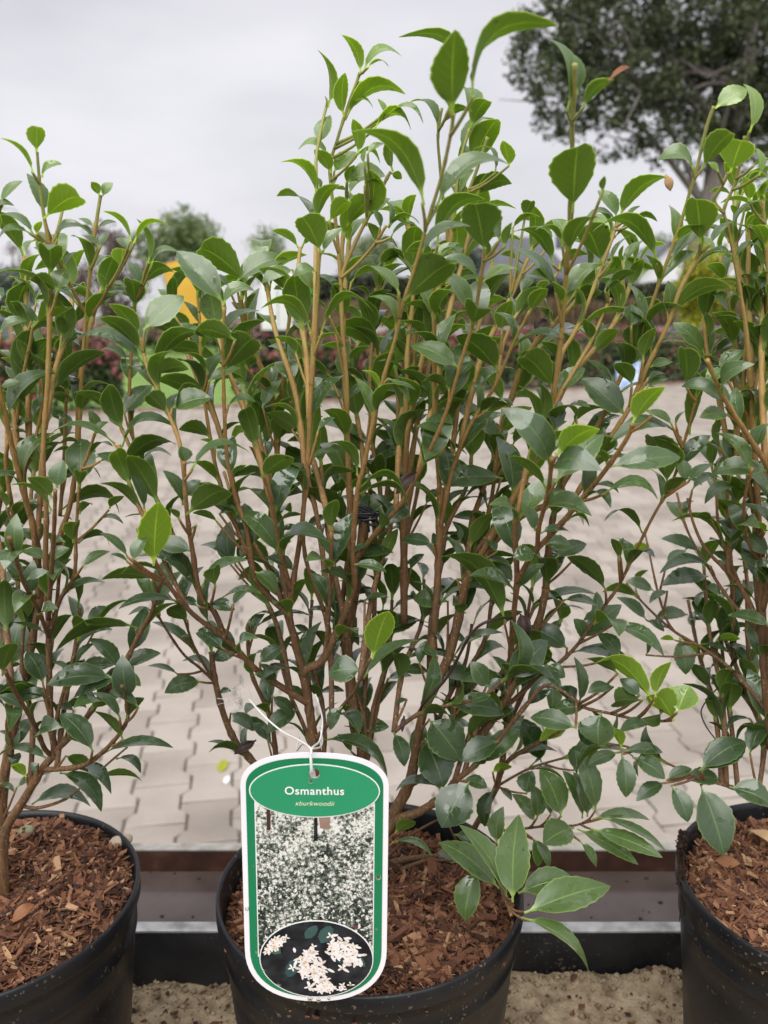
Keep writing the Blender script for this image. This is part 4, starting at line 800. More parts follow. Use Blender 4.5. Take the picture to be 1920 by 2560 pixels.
LV['D'] = '''962 395 1262 150 -.9 .66 .1;930 350 740 168 .5 .42;1390 480 1195 195 .7 .42 .12;1450 480 1659 215 -.7 .46 .16;350 600 33 442 -.38 .32 .34;420 600 778 490 -.35 .27 .5;475 480 208 400 -.3 .26 .28;370 340 258 188 .7 .56;395 210 243 240 .6 .52 .3;240 200 38 282 .7 .38 .2
820 730 488 600 -.62 .5 .28;565 900 602 650 .8 .46 .08;600 790 742 690 -.5 .42;500 900 168 870 -.5 .36 .28;720 920 458 880 -.35 .32 .2;800 970 688 845 -.5 .36 .2 y;580 1040 388 1000 .6 .42 .2;590 1050 747 918 .6 .36;740 400 598 330 -.3 .4 .28;610 280 832 262 -.4 .36 .36
790 170 972 88 -.6 .45 .2;1160 100 968 78 -.7 .5 .2;1190 100 1342 140 .3 .4 .4;1070 560 808 570 -.4 .4 .28;1040 580 928 468 .6 .5;1060 560 1332 415 -.4 .32 .28;1312 830 1000 680 .8 .46 .1;1290 930 1422 788 .6 .52;1190 670 1382 560 -.5 .42 .2;1570 860 1298 620 -.72 .52 .12
1590 600 1659 390 -.6 .6;1560 560 1508 440 .5 .5;960 780 918 640 -.8 .62;1010 920 1122 770 .35 .42 .28;148 1310 200 1160 -.9 .92;40 1090 172 900 .7 .46;200 990 332 950 .4 .42;260 800 78 690 .6 .45 .2;340 960 432 900 .8 .6;1610 1340 1236 1038 .65 .28 .1
690 1380 578 1238 .7 .52;740 1420 972 1342 .7 .52;720 1480 967 1542 .5 .36 .32;650 1520 458 1318 -.42 .36 .28;680 1600 962 1640 -.35 .36 .38;310 1500 28 1320 .35 .3 .2;330 1460 552 1380 .35 .3 .2;28 1540 242 1408 -.82 .52 .1;1600 1545 1168 1585 .8 .36 .1
880 1310 962 1180 -.8 .55;1110 1270 1272 1190 -.7 .5;1350 1280 1502 1260 -.4 .42 .28;1500 1100 1642 1070 -.5 .42;400 1240 512 1150 .5 .42;260 740 190 620 -.6 .5;520 620 430 560 .6 .5;860 900 990 1050 .5 .4;1130 1000 1060 940 .5 .5;1250 960 1070 930 -.5 .4 .25;230 1230 340 1215 .4 .4'''
LV['E'] = '''290 990 235 735 .8 .52 .08;285 1130 565 965 -.72 .5 .14 y;280 1310 592 1000 .82 .46 .08;215 1350 -20 1140 -.4 .3 .1;772 920 992 690 -.72 .52 .12 y;745 890 452 640 .86 .46 .08;640 1220 1092 1150 .82 .35 .08;612 1190 540 1090 -.6 .5;270 700 75 495 -.82 .62 .1;1150 1000 1262 568 -.8 .22 .1
1130 700 1115 440 -.9 .6 .06;1095 1015 638 1052 .45 .27 .24;1002 1330 905 1015 -.86 .6 .08;780 680 668 538 -.8 .62;792 460 820 285 -.92 .98 .04;772 300 770 158 .82 .98 .05;850 520 932 305 -.7 .45;1005 205 1010 5 .72 .6;1030 235 1422 45 -.52 .36 .22;495 390 468 250 -.8 .6
520 390 667 275 .4 .4;110 210 230 55 -.7 .55;250 260 158 168 -.5 .5;320 540 188 400 -.5 .5;300 740 472 570 .7 .52;390 940 592 830 -.5 .45 .2;0 1080 192 880 -.6 .38;600 1380 947 1425 .45 .36 .32;540 1330 692 1380 .5 .4 .2;840 1640 598 1560 -.25 .36 .38
360 1560 502 1600 -.35 .42 .38;190 1640 382 1640 .5 .4 .2;150 1630 58 1460 .62 .52;370 1500 268 1380 .5 .5;1255 490 1042 278 .72 .38;1255 380 1255 208 -.6 .46;1290 480 1310 308 .82 .55;1290 490 1548 455 .5 .36 .28;1340 600 1502 458 .82 .6;1310 580 1425 660 .6 .6
1450 390 1358 188 .62 .52;1440 810 1218 700 .72 .42;1410 885 1215 892 .72 .46 .14;1460 830 1652 748 .35 .38 .34;1600 1080 1642 930 .82 .72;1470 1190 1372 998 .9 .62;1659 1255 1288 1255 .72 .36 .14;1600 1140 1528 1070 .6 .5;1160 1370 1372 1300 .42 .42 .28;1520 1390 1248 1450 .42 .4 .28
1120 1310 1090 1158 .72 .55;1142 1310 1302 1190 .6 .46;870 700 1010 640 .6 .4;900 570 1040 530 .6 .55;880 640 1000 610 .4 .5;910 880 870 840 .5 .5;1040 940 870 850 .6 .4;1060 940 1120 850 .5 .4;1480 120 1380 130 .5 .4 .4;1460 620 1380 590 .5 .5
560 950 700 880 .5 .4;420 900 350 820 -.5 .4 .3;1100 1480 1180 1430 .6 .5;1300 1560 1190 1520 -.7 .5;1420 1640 1340 1560 .7 .5;1560 1500 1500 1440 .6 .6;1640 1640 1570 1560 -.6 .5 y'''
LV['F'] = '''1000 1330 1030 918 -.92 .44 .05 y;1085 340 958 222 -.86 .75 .08;1110 320 1367 245 .72 .52 .1;755 370 478 208 -.6 .32 .18;800 350 987 163 .82 .52 .08;740 540 318 490 .35 .24 .22;792 560 1132 430 .3 .34 .32;790 690 1142 548 -.55 .38 .22;790 700 628 610 .6 .52;1180 940 1058 715 .6 .38
1190 670 1170 558 .82 .95;1235 715 1622 600 .35 .32 .28;1215 1000 1502 860 -.82 .52 .2;345 890 178 760 -.72 .58 .12;365 830 412 650 .82 .62;330 980 63 808 -.35 .27 .22;385 980 777 1002 -.42 .32 .34;390 800 652 765 -.3 .32 .36;120 310 292 108 -.72 .42 .18;100 290 38 150 .6 .52
90 500 242 388 .5 .45 .25;248 392 467 412 .35 .34 .28;430 290 338 190 -.9 .7;460 200 340 95 -.8 .5;0 195 132 140 .5 .42;540 565 383 545 -.35 .36 .28;510 640 348 595 -.35 .36 .28;580 630 732 560 -.35 .36 .28;620 480 575 318 .72 .5;610 480 702 400 .6 .5
80 1040 242 930 -.45 .42 .2;40 960 0 850 -.6 .5;290 1310 138 1240 .62 .62;300 1320 452 1220 .72 .42;170 1430 312 1370 .72 .34;140 1420 -10 1280 .62 .52;85 1110 155 1068 .72 .6 y;480 1180 492 1048 -.82 .82;510 1190 712 1212 -.3 .36 .38;530 1340 712 1240 .62 .36
910 1000 648 800 -.42 .38 .2;710 960 802 880 -.5 .6;610 1060 800 1060 .3 .3 .28;830 1280 648 1120 .5 .32;830 1310 718 1258 .5 .3;860 1300 952 1148 .82 .55;1000 1420 655 1422 -.6 .3 .14;1070 1380 783 1385 -.3 .28 .2;1240 1250 1018 1180 .82 .52 .08;1530 1330 1298 1200 .52 .42 .2
1540 1310 1659 1125 .82 .42;1500 1340 1490 1045 .82 .5;1395 1470 1390 1345 -.9 .9;1290 1600 1148 1560 .72 .5;1360 1580 1522 1620 .72 .52;1510 1590 1602 1498 .62 .55;1150 1570 768 1612 .5 .24 .14;1410 1050 1248 990 -.5 .42;1420 1000 1542 958 .6 .4;1370 500 1158 450 -.72 .52 .2
1420 500 1612 420 -.3 .36 .2;1400 540 1293 515 -.5 .4 .1 y;920 660 1112 620 .35 .36 .28;1310 150 1240 0 -.6 .45;1350 140 1562 50 .72 .36;1480 300 1659 272 .42 .36 .25;860 400 880 300 .5 .6;940 960 840 730 .6 .3;1190 900 1300 780 .7 .5;60 700 -10 640 .6 .5
520 1000 600 940 -.6 .5 .3;400 1010 470 1040 -.4 .4;260 1040 330 990 .5 .5;640 660 800 640 .4 .4;430 760 520 700 .6 .5;120 640 210 650 -.4 .4 .3;280 590 340 560 .5 .4;190 620 120 500 .6 .5;200 1180 130 1120 .7 .5;420 1180 320 1180 .6 .6;1160 1030 1100 960 -.7 .6;1270 1070 1240 1110 .5 .4;1650 1180 1560 1280 .7 .5'''
LV['G'] = '''605 310 298 52 -.62 .42 .12;500 320 520 125 -.82 .52;680 90 997 192 -.35 .36 .36;670 230 852 108 .82 .5;600 520 503 383 .72 .5;640 540 847 597 .72 .36;650 500 892 468 .6 .52;480 490 398 378 .6 .5;760 1150 860 848 -.92 .48 .06 y;590 920 468 778 .82 .46
560 940 667 1072 .72 .42;685 1245 468 1250 .9 .8;700 1290 1062 1038 .5 .27 .14;822 850 700 608 -.42 .32 .2;870 850 1122 852 .3 .34 .36;830 1010 1192 970 .3 .3 .2;830 1000 1052 900 .82 .52;920 1300 900 1128 -.82 .7;1620 930 1198 498 -.62 .3 .22;1250 790 1018 770 .9 .52
1150 420 940 388 .72 .42;1220 400 1462 400 .72 .46;950 1160 1322 1160 .4 .27;1490 1350 1388 1178 .82 .48;1510 1380 1602 1290 .72 .5;1520 1390 1398 1442 .72 .5;1510 1420 1238 1445 .72 .36;1530 1410 1659 1480 .72 .5;280 1470 68 1640 .82 .46;20 1190 172 1078 .82 .52
-10 1250 112 1300 .7 .6;-10 955 382 892 .35 .24 .14;100 1400 242 1530 .72 .42;400 1390 572 1368 .5 .4;1300 640 1562 762 .5 .34;1480 480 1659 652 .72 .42;0 590 132 732 .72 .6;130 1300 20 1190 .6 .4;250 600 60 500 .6 .5;330 330 470 230 .6 .45
1000 590 1090 480 .6 .5;1060 1200 1110 1040 .8 .4;1180 1150 1060 1080 .7 .6;1360 1060 1230 1010 .6 .5;760 700 660 740 .6 .5;860 1290 1010 1270 .5 .5;1120 1260 960 1240 .7 .5;1440 1310 1160 1260 .7 .5;980 1420 910 1450 .6 .5;560 1460 480 1620 .7 .5
200 1180 90 1150 .6 .5;740 420 640 470 .6 .5;1480 300 1390 200 .7 .5;1560 470 1470 370 .7 .6;1480 270 1280 240 .6 .4;160 330 280 310 .6 .4;700 780 860 760 .5 .4;1320 400 1290 280 .6 .5;350 1020 250 940 .6 .4;680 1480 590 1330 .7 .5;1100 160 1190 60 .7 .5'''
LV['H'] = '''440 780 710 548 .9 .46 .06;360 840 108 690 .82 .44 .1;650 670 987 882 .72 .27 .16;380 860 782 952 .5 .26 .18;612 460 358 238 -.72 .32 .1;872 650 678 500 .72 .34;140 560 547 483 .5 .24;330 520 562 560 .6 .36;920 1190 535 932 -.62 .3 .22 y;930 1150 1032 918 -.62 .42 y
1045 1290 935 1128 -.9 .82 .06 y;1072 1250 1150 1075 .9 1.1 .05 y;1080 760 1127 1002 .9 .46;435 1200 403 888 .62 .3;490 1230 268 1240 .82 .52;850 1170 668 1180 -.9 .8;830 1140 698 1030 .82 .5;572 1240 562 1455 .9 1.0;700 890 556 738 .72 .52;690 1000 468 900 -.5 .42
900 1320 698 1372 .72 .46;420 1350 118 1280 .82 .42;340 1350 178 1432 -.82 .48 .1 y;1215 1625 1517 1438 .9 .48;1540 1050 1288 1060 .82 .38;1590 1030 1433 798 .82 .42;1602 1040 1602 1152 .82 .6;1300 300 955 345 .62 .32 .2;1272 365 968 425 .82 .42;1230 210 968 120 .62 .34
920 470 738 398 .62 .4;1130 610 928 645 .72 .42;872 650 987 722 .72 .4;150 210 8 245 .82 .82;212 170 382 175 .82 .65;280 250 484 155 .82 .5;0 912 307 942 -.4 .32 .14;210 960 345 1020 .82 .7;140 560 30 400 -.3 .3;150 545 342 548 -.3 .36 .38
690 250 648 120 -.9 .45;705 250 722 115 .7 .35;1659 230 1492 100 .72 .52;1680 690 1398 618 .62 .4;1415 770 1455 640 .8 .8;1540 530 1498 385 .82 .5;1240 540 1500 580 .5 .25;1550 1290 1390 1372 .5 .42 .28;1540 1522 1659 1300 .82 .5;470 790 400 640 .7 .5
240 840 330 640 .7 .4;60 1120 200 960 .7 .5;500 1230 600 1360 -.6 .25;660 1080 490 1120 .7 .5;900 170 770 210 -.8 .6 y;1000 280 1130 200 .6 .5;1160 500 1250 620 .6 .4;870 880 850 720 .5 .4;1150 640 1250 650 .6 .4;1010 460 890 540 .6 .5;1060 780 960 770 -.7 .4 y
1100 780 1200 870 -.7 .4 y;1320 780 1480 770 -.7 .4 y;1230 800 1420 870 .5 .3;1250 450 1200 560 .6 .5;1350 480 1260 440 .6 .6;1490 340 1560 310 .5 .4;1440 300 1300 210 .6 .4;400 250 480 350 .7 .5;1500 720 1590 880 -.7 .4'''
LV['I'] = '''300 215 -10 158 .3 .3 .1;605 985 385 738 .86 .44 .12;782 775 578 602 .62 .32 .18;800 912 608 720 -.5 .36;660 1000 1122 957 .52 .2 .14;390 1110 657 1372 .72 .32 .22;200 1330 587 1337 .62 .32 .28;640 1155 922 1180 -.52 .22 .14;760 1022 912 1122 .62 .36 .28;420 1010 592 1112 -.62 .5
320 1040 -10 1012 .52 .32 .2;770 472 578 250 .72 .4;790 462 1042 345 .72 .38;780 500 478 632 .62 .42;740 500 306 550 .72 .38;480 492 742 420 .6 .4;782 482 912 558 .72 .52;890 175 358 332 -.52 .27 .18;940 212 1152 20 -.35 .25;560 152 722 48 .82 .52
620 182 842 0 -.35 .22;280 542 170 338 .82 .62;60 452 185 38 .82 .42;20 482 102 278 -.82 .46;900 700 716 588 .62 .34;830 762 927 632 -.72 .52;1310 530 1066 602 .82 .46 .18;1155 482 958 428 .5 .25;1262 352 988 143 .52 .27;410 692 562 702 -.62 .42 .28
280 580 -10 582 -.35 .3;150 722 -10 620 .72 .4;210 772 302 660 -.35 .3 .28;100 1222 332 1118 .5 .34;175 1142 78 1068 -.82 .5 y;-10 1190 92 1242 .6 .5;1525 982 1348 918 .5 .27;1490 732 1642 850 .72 .5;1440 312 1318 220 .82 .7;1360 402 1542 330 .82 .5
250 1060 205 1110 .8 .9;480 720 350 690 .6 .5;410 880 545 930 .6 .4;470 420 610 280 .6 .25;460 470 340 400 .6 .35;1420 600 1500 590 .6 .6;140 420 60 440 -.6 .5;1230 130 1080 60 -.8 .6;1180 240 1230 230 .6 .5;60 880 -10 850 .6 .4'''
LV['J'] = '''425 122 852 372 .62 .24 .26;650 92 862 45 .82 .5;1118 -10 1328 264 .9 .68 .06;1092 118 1215 437 .9 .6 .06;1572 120 1330 268 .9 .52;1385 398 1203 698 .9 .6 .06;1542 430 1482 692 .72 .42;1200 442 905 462 .52 .28 .24;888 62 962 302 .82 .42;1572 1105 1183 793 .82 .34 .12
1640 1182 1318 680 .62 .25 .1;1438 970 1355 1302 .9 .44;1370 922 1168 872 .72 .5;1280 742 1482 852 .72 .5;1560 802 1602 560 .82 .5;900 732 1032 658 -.72 .55 .1 y;880 792 1142 880 .52 .25 .18 y;1370 132 1560 -60 -.7 .4;1582 442 1659 522 .6 .5;1340 380 1500 440 .7 .5
1530 340 1659 300 -.7 .5 y;1250 690 1340 640 .5 .5 .1 y;80 140 -20 20 .8 .5;620 210 530 90 .7 .4'''
LV['K'] = '''5 1182 45 612 .9 .37 .06;82 1250 637 1075 .86 .4 .06;40 1122 412 1045 .82 .48;62 1280 502 1655 .5 .24 .16;320 632 180 318 .82 .48;460 642 328 328 .62 .28;490 632 398 338 .72 .38;542 602 408 196 .72 .3;530 652 892 648 .62 .25;570 632 1000 852 .5 .18 .08
510 705 977 892 .82 .22 .06;420 705 818 937 .82 .22 .06;440 782 547 952 .72 .27 .12;400 692 203 806 .9 .85;690 210 488 302 .82 .38;710 216 737 502 .9 .37;715 205 977 210 .82 .32;780 242 992 382 .82 .5;990 405 805 526 .9 .42;1000 392 1167 318 .82 .42
1030 420 1140 662 .9 .42;1210 412 1372 876 .9 .42 .06;1222 340 1517 148 .9 .5;1400 422 1700 562 .82 .52;1370 400 1118 378 .72 .5;190 282 10 -20 .82 .44;400 332 482 150 .82 .6;95 482 132 328 .82 .8;162 642 132 420 .82 .52;150 662 0 480 .72 .34
140 772 242 962 .72 .34;702 182 655 55 -.82 .5 y;250 620 200 480 .7 .4;130 760 170 950 .7 .5'''

# ------------------------------------------------------------------ stems in space
stems = []            # dict(pl, p3, px, rad)
def nearest(px, py, pl=None, below=None):
    best = None
    for si, s in enumerate(stems):
        if pl and s['pl'] != pl: continue
        d = (s['px'][:, 0] - px) ** 2 + (s['px'][:, 1] - py) ** 2
        i = int(d.argmin())
        if best is None or d[i] < best[0]: best = (d[i], si, i)
    return math.sqrt(best[0]), best[1], best[2]
for pl, pts, y0, y1, r0, r1 in ST:
    if y0 is None:
        d, si, i = nearest(*pts[0], pl); y0 = stems[si]['p3'][i].y
        pts = [tuple(stems[si]['px'][i])] + list(pts[1:])
    seg = [0.0]
    for a_, b_ in zip(pts, pts[1:]): seg.append(seg[-1] + math.hypot(b_[0] - a_[0], b_[1] - a_[1]))
    p3 = [P(x, y, y0 + (y1 - y0) * (s / seg[-1]) ** 1.15) for (x, y), s in zip(pts, seg)]
    p3 = catmull(p3, 6); n_ = len(p3)
    rad = [(r1 + (r0 - r1) * (1 - k / (n_ - 1)) ** (2.6 if n_ > 40 else 1.3)) / 1000 * .74 for k in range(n_)]
    stems.append(dict(pl=pl, p3=p3, px=np.array([PX(p) for p in p3]), rad=rad, nodes=[]))

# filler stems inside the shrubs
q_ = random.Random(21); N_TRACED = len(stems)
def filler(pl, x0, y0, Y0, xt, yt, Yt, r0=1.9):
    y0 = min(1960, yt + q_.uniform(380, 560)); cx0 = {'C': 920, 'L': 60, 'R': 1930}[pl]; x0 = cx0 + (xt - cx0) * .62
    best = None
    for si in range(N_TRACED):
        st_ = stems[si]
        if st_['pl'] != pl: continue
        d_ = (st_['px'][:, 0] - x0) ** 2 + (st_['px'][:, 1] - y0) ** 2; i_ = int(d_.argmin())
        if best is None or d_[i_] < best[0]: best = (d_[i_], si, i_)
    (x0, y0), Y0 = stems[best[1]]['px'][best[2]], stems[best[1]]['p3'][best[2]].y
    pts = [(x0, y0), (x0 + (xt - x0) * .3 + q_.uniform(-15, 15), y0 + (yt - y0) * .4), (x0 + (xt - x0) * .75 + q_.uniform(-20, 20), y0 + (yt - y0) * .72), (xt, yt)]
    p3 = catmull([P(x, y, Y0 + (Yt - Y0) * k / 3) for k, (x, y) in enumerate(pts)], 6)
    n_ = len(p3); stems.append(dict(pl=pl, p3=p3, px=np.array([PX(p) for p in p3]), rad=[(r0 + (1.1 - r0) * k / (n_ - 1)) / 1000 for k in range(n_)], nodes=[], fill=True))
for xt, yt, Yt in ((600, 1330, .62), (660, 1120, .64), (740, 1000, .66), (800, 1120, .63), (850, 1240, .60), (930, 1020, .66), (990, 930, .66), (1060, 1120, .64), (1130, 900, .66), (1180, 1080, .63), (1210, 1280, .61), (1260, 1010, .66), (1330, 1130, .64), (620, 1560, .58), (980, 1500, .60), (1180, 1560, .60), (1060, 1450, .62), (680, 1420, .63), (560, 1180, .62), (870, 1580, .58), (1230, 1480, .60), (1000, 1180, .63), (780, 1500, .60), (1280, 1620, .59), (1120, 1300, .60), (940, 1380, .60), (720, 900, .64), (1180, 800, .63), (1010, 760, .64), (610, 980, .62), (1020, 560, .58), (1180, 560, .58), (1340, 600, .58), (1050, 640, .60), (880, 520, .60), (750, 620, .58), (1480, 640, .58), (660, 660, .58), (600, 740, .58), (530, 740, .57), (1590, 660, .57), (430, 760, .58), (1230, 660, .60), (960, 680, .60), (1130, 680, .60), (1330, 1470, .61), (830, 1420, .60), (760, 1230, .62), (1400, 1560, .60), (1380, 1800, .58), (1150, 1760, .58), (960, 1680, .58), (700, 1640, .60), (900, 830, .64), (1080, 760, .64)):
    filler('C', 900 + (xt - 950) * .12, 2150, .58, xt, yt, Yt)
for xt, yt, Yt in ((20, 1020, .60), (90, 1150, .60), (40, 1350, .58), (150, 1400, .59), (60, 1560, .56), (-30, 1250, .57), (200, 1520, .58), (30, 1760, .54), (60, 640, .57), (175, 690, .58), (25, 760, .57), (255, 720, .58), (110, 860, .6)):
    filler('L', 10, 2160, .56, xt, yt, Yt)
for xt, yt, Yt in ((1880, 1100, .60), (1820, 1190, .62), (1900, 900, .58), (1850, 1330, .62), (1760, 1420, .64), (1800, 1560, .63), (1900, 1650, .60), (1890, 700, .56), (1720, 1500, .66), (1930, 1240, .52), (1840, 480, .56), (1895, 620, .56), (1800, 640, .57), (1760, 780, .58), (1910, 540, .54)):
    filler('R', 2010, 2080, .575, xt, yt, Yt)

# ------------------------------------------------------------------ leaves
def leaf_geo(base, tip, N, wr, arch, nseg, half, fold, twist, tooth, pet=.10, cup=False):
    base, tip, N = Vector(base), Vector(tip), Vector(N); L = tip - base; ln = L.length; L.normalize()
    N = (N - L * N.dot(L)).normalized(); B = L.cross(N)
    W = wr * ln; V = []; UV = []
    us = [k / half - 1 for k in range(2 * half + 1)]
    rows = []
    for i in range(nseg + 1):
        t = i / nseg
        c = base + L * ln * t + N * (arch * ln * 4 * t * (1 - t) * (.75 + .5 * t))
        e = .01; t2 = min(1, t + e); t1 = max(0, t - e)
        T = (L * ln * (t2 - t1) + N * (arch * ln * 4 * (t2 * (1 - t2) * (.75 + .5 * t2) - t1 * (1 - t1) * (.75 + .5 * t1)))).normalized()
        Bt = (Matrix.Rotation(twist * (t - .3), 3, T) @ B).normalized(); Nt = Bt.cross(T).normalized()
        s = max(0.0, (t - pet) / (1 - pet))
        if cup: wdt = W / 2 * (math.sin(math.pi * s ** 1.30) ** .60 if 0 < s < 1 else 0)
        else: wdt = W / 2 * (math.sin(math.pi * s ** .84) ** .72 * (1 - .22 * s ** 5) if 0 < s < 1 else 0)
        wdt = max(wdt, .0007 * (1 - .5 * t) if t < .5 else .0001)
        if tooth and i % 2 and .25 < s < .95: wdt *= 1.0 + tooth
        fo = fold * (1 - .5 * s) if not cup else fold * (.7 + .6 * s)
        for u in us:
            au = abs(u)
            V.append(c + Bt * (u * wdt * math.cos(fo)) + Nt * (au * wdt * math.sin(fo) - .12 * wdt * au * au * (1 if s > .1 else 0))); UV.append((u * .5 + .5, t))
    nu = len(us)
    Fq = [(i * nu + k, i * nu + k + 1, (i + 1) * nu + k + 1, (i + 1) * nu + k) for i in range(nseg) for k in range(nu - 1)]
    return V, UV, Fq, B, N
def leaf_full(base, tip, N, wr, arch, nseg=14, half=2, fold=.3, twist=0.0, tooth=.05, age=.4, cup=False):
    V, UV, Fq, B, Nn = leaf_geo(base, tip, N, wr, arch, nseg, half, fold, twist, tooth, .13 if cup else .11, cup)
    nu = 2 * half + 1; n = len(V); b0 = Vector(base)
    # underside: same sheet shifted along the local normal
    V2 = []
    for i in range(n):
        r_, k = divmod(i, nu); a = V[min(i + 1, r_ * nu + nu - 1)] - V[max(i - 1, r_ * nu)]
        c = V[min(i + nu, n - nu + k)] - V[max(i - nu, k)]
        nn = a.cross(c); nn = nn.normalized() if nn.length > 1e-12 else Nn
        V2.append(V[i] - nn * (.00022 + (.0007 * max(0, 1 - r_ / nseg * 8) if k == half else 0)))
    verts = V + V2
    faces = Fq + [tuple(n + j for j in reversed(q)) for q in Fq]
    return verts, faces, UV + UV, [0] * len(Fq) + [1] * len(Fq), age
def face_normal(base, tip, f):
    L = (tip - base).normalized(); C = (Vector((0, 0, CAM_H)) - (base + tip) / 2).normalized()
    C = (C - L * C.dot(L)).normalized(); U = L.cross(C)
    up = Vector((0, 0, 1)); up = up - L * up.dot(L)
    if U.dot(up) < 0: U = -U
    return C * f + U * math.sqrt(max(0, 1 - f * f))
LEAVES = {'L': [], 'C': [], 'R': []}       # (size, verts, faces, uvs, midx, age, base)
twigs = {}
claimed = []
ql = random.Random(5)
for crop, txt in LV.items():
    ox, oy = CROPS[crop]
    for row in txt.replace('\n', ';').split(';'):
        tk = row.split()
        if len(tk) < 5: continue
        young = tk[-1] == 'y'
        if young: tk = tk[:-1]
        dov = None
        if tk[-1][0] == 'd': dov = float(tk[-1][1:]) / 100; tk = tk[:-1]
        v = [float(x) for x in tk]; k_ = 640 / 1659
        bx, by, tx, ty, f = ox + v[0] * k_, oy + v[1] * k_, ox + v[2] * k_, oy + v[3] * k_, v[4]
        wr = v[5] if len(v) > 5 else .46; arch = v[6] if len(v) > 6 else .12
        d, si, i = nearest(bx, by); s = stems[si]
        Yb = s['p3'][i].y - (.002 if d > 10 else 0) - min(.02, d * .00025)
        b3 = P(bx, by, Yb) if d > 14 else s['p3'][i].lerp(P(bx, by, s['p3'][i].y), .75)
        chord = (P(tx, ty, Yb) - b3).length
        sgn = 1 if ty < by + 10 else -1
        dY = (.42 if f > -.7 else .7) * f * chord * sgn * ql.uniform(.85, 1.15)
        if abs(f) > .6: b3 = b3 + Vector((0, math.copysign(s['rad'][i] + .0008, f * sgn), 0)) if d <= 14 else b3
        if dov is not None: dY = dov
        t3 = P(tx, ty, Yb + dY)
        # broad pieces seen nearly end-on: true length is longer than the chord shows
        N = face_normal(b3, t3, max(-.97, min(.97, f + ql.uniform(-.06, .06))))
        wr3 = wr * chord / (t3 - b3).length * (1.14 if abs(f) > .75 else 1.22)
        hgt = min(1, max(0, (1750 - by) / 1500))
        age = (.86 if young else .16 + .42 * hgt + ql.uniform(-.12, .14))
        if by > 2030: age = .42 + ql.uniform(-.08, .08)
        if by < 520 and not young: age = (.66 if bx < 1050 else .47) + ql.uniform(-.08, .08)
        L_px = math.hypot(tx - bx, ty - by)
        LEAVES[s['pl']].append((L_px + 400, b3, t3, N, wr3, arch, age, 16 if L_px > 70 else 12, 2, ql.uniform(.28, .58) if not (f < -.8 and wr >= .55) else ql.uniform(.4, .6), ql.uniform(-.45, .45), .075, f < -.8 and wr >= .55))
        claimed.append((bx, by))
        if d > 11:                            # a short shoot carries it
            j = max(0, i - int(2 + d / 14)); a3 = s['p3'][j]
            mid = a3.lerp(b3, .5) + Vector((0, 0, -.04 * (b3 - a3).length))
            twigs.setdefault(si, []).append([a3, mid, b3 + (t3 - b3) * .03])
claimed = np.array(claimed)
# remaining nodes along every stem carry opposite pairs
for si, s in enumerate(list(stems)):
    p3 = s['p3']; ln = sum((b_ - a_).length for a_, b_ in zip(p3, p3[1:])); acc = 0; nxt = .018 + ql.random() * .02; par = ql.random() * 3
    fill = s.get('fill')
    for k in range(1, len(p3)):
        acc += (p3[k] - p3[k - 1]).length
        if acc < nxt and k < len(p3) - 1: continue
        nxt = acc + (ql.uniform(.016, .026) if fill else ql.uniform(.018, .028)); par += math.pi / 2 + ql.uniform(-.3, .3)
        p = p3[k]; px, py = PX(p); s['nodes'].append(k)
        if s['rad'][k] > .0042 or py > 1930: continue
        if k == len(p3) - 1 and not fill and ql.random() < .35: continue
        dmin = np.hypot(claimed[:, 0] - px, claimed[:, 1] - py).min()
        if dmin < (24 if not fill else 15): continue
        if s['pl'] != 'C' and not fill and dmin < 34: continue
        if not fill and py < 560 and ql.random() < .5: continue
        ax = (p3[min(k + 1, len(p3) - 1)] - p3[k - 1]).normalized()
        for sd in (0, 1):
            if ql.random() < (.12 if fill else .25): continue
            g = par + sd * math.pi; e1 = ax.orthogonal().normalized(); e2 = ax.cross(e1)
            o_ = e1 * math.cos(g) + e2 * math.sin(g)
            inc = ql.uniform(.35, 1.25); L_ = (o_ * 1.0 + ax * inc + Vector((0, 0, .15))).normalized(); ln_ = ql.uniform(.021, .041) * (1.0 if py > 900 else .9)
            b3 = p + o_ * s['rad'][k] * .8; t3 = b3 + L_ * ln_
            tp = PX(t3)
            if tp[1] > 1990: continue
            if fill and 700 < tp[0] < 1250 and 1150 < tp[1] < 1900 and ql.random() < .42: continue
            # keep the gaps between the shrubs open, as the photo has them
            if 215 < tp[0] < 560 and tp[1] > 1000 and fill: continue
            if 1420 < tp[0] < 1690 and tp[1] > 900 and fill: continue
            N = ax - L_ * ax.dot(L_)
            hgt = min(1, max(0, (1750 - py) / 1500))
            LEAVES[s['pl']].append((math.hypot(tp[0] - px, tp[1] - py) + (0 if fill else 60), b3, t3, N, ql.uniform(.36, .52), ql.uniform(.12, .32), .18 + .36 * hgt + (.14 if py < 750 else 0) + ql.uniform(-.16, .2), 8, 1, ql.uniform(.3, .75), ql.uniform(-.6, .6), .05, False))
lab_s = {'L': 'leafy evergreen shrub in the pot without label beside the pebble', 'C': 'leafy evergreen shrub carrying the green and white plant label', 'R': 'leafy evergreen shrub in the pot with dry tan leaf on bark'}
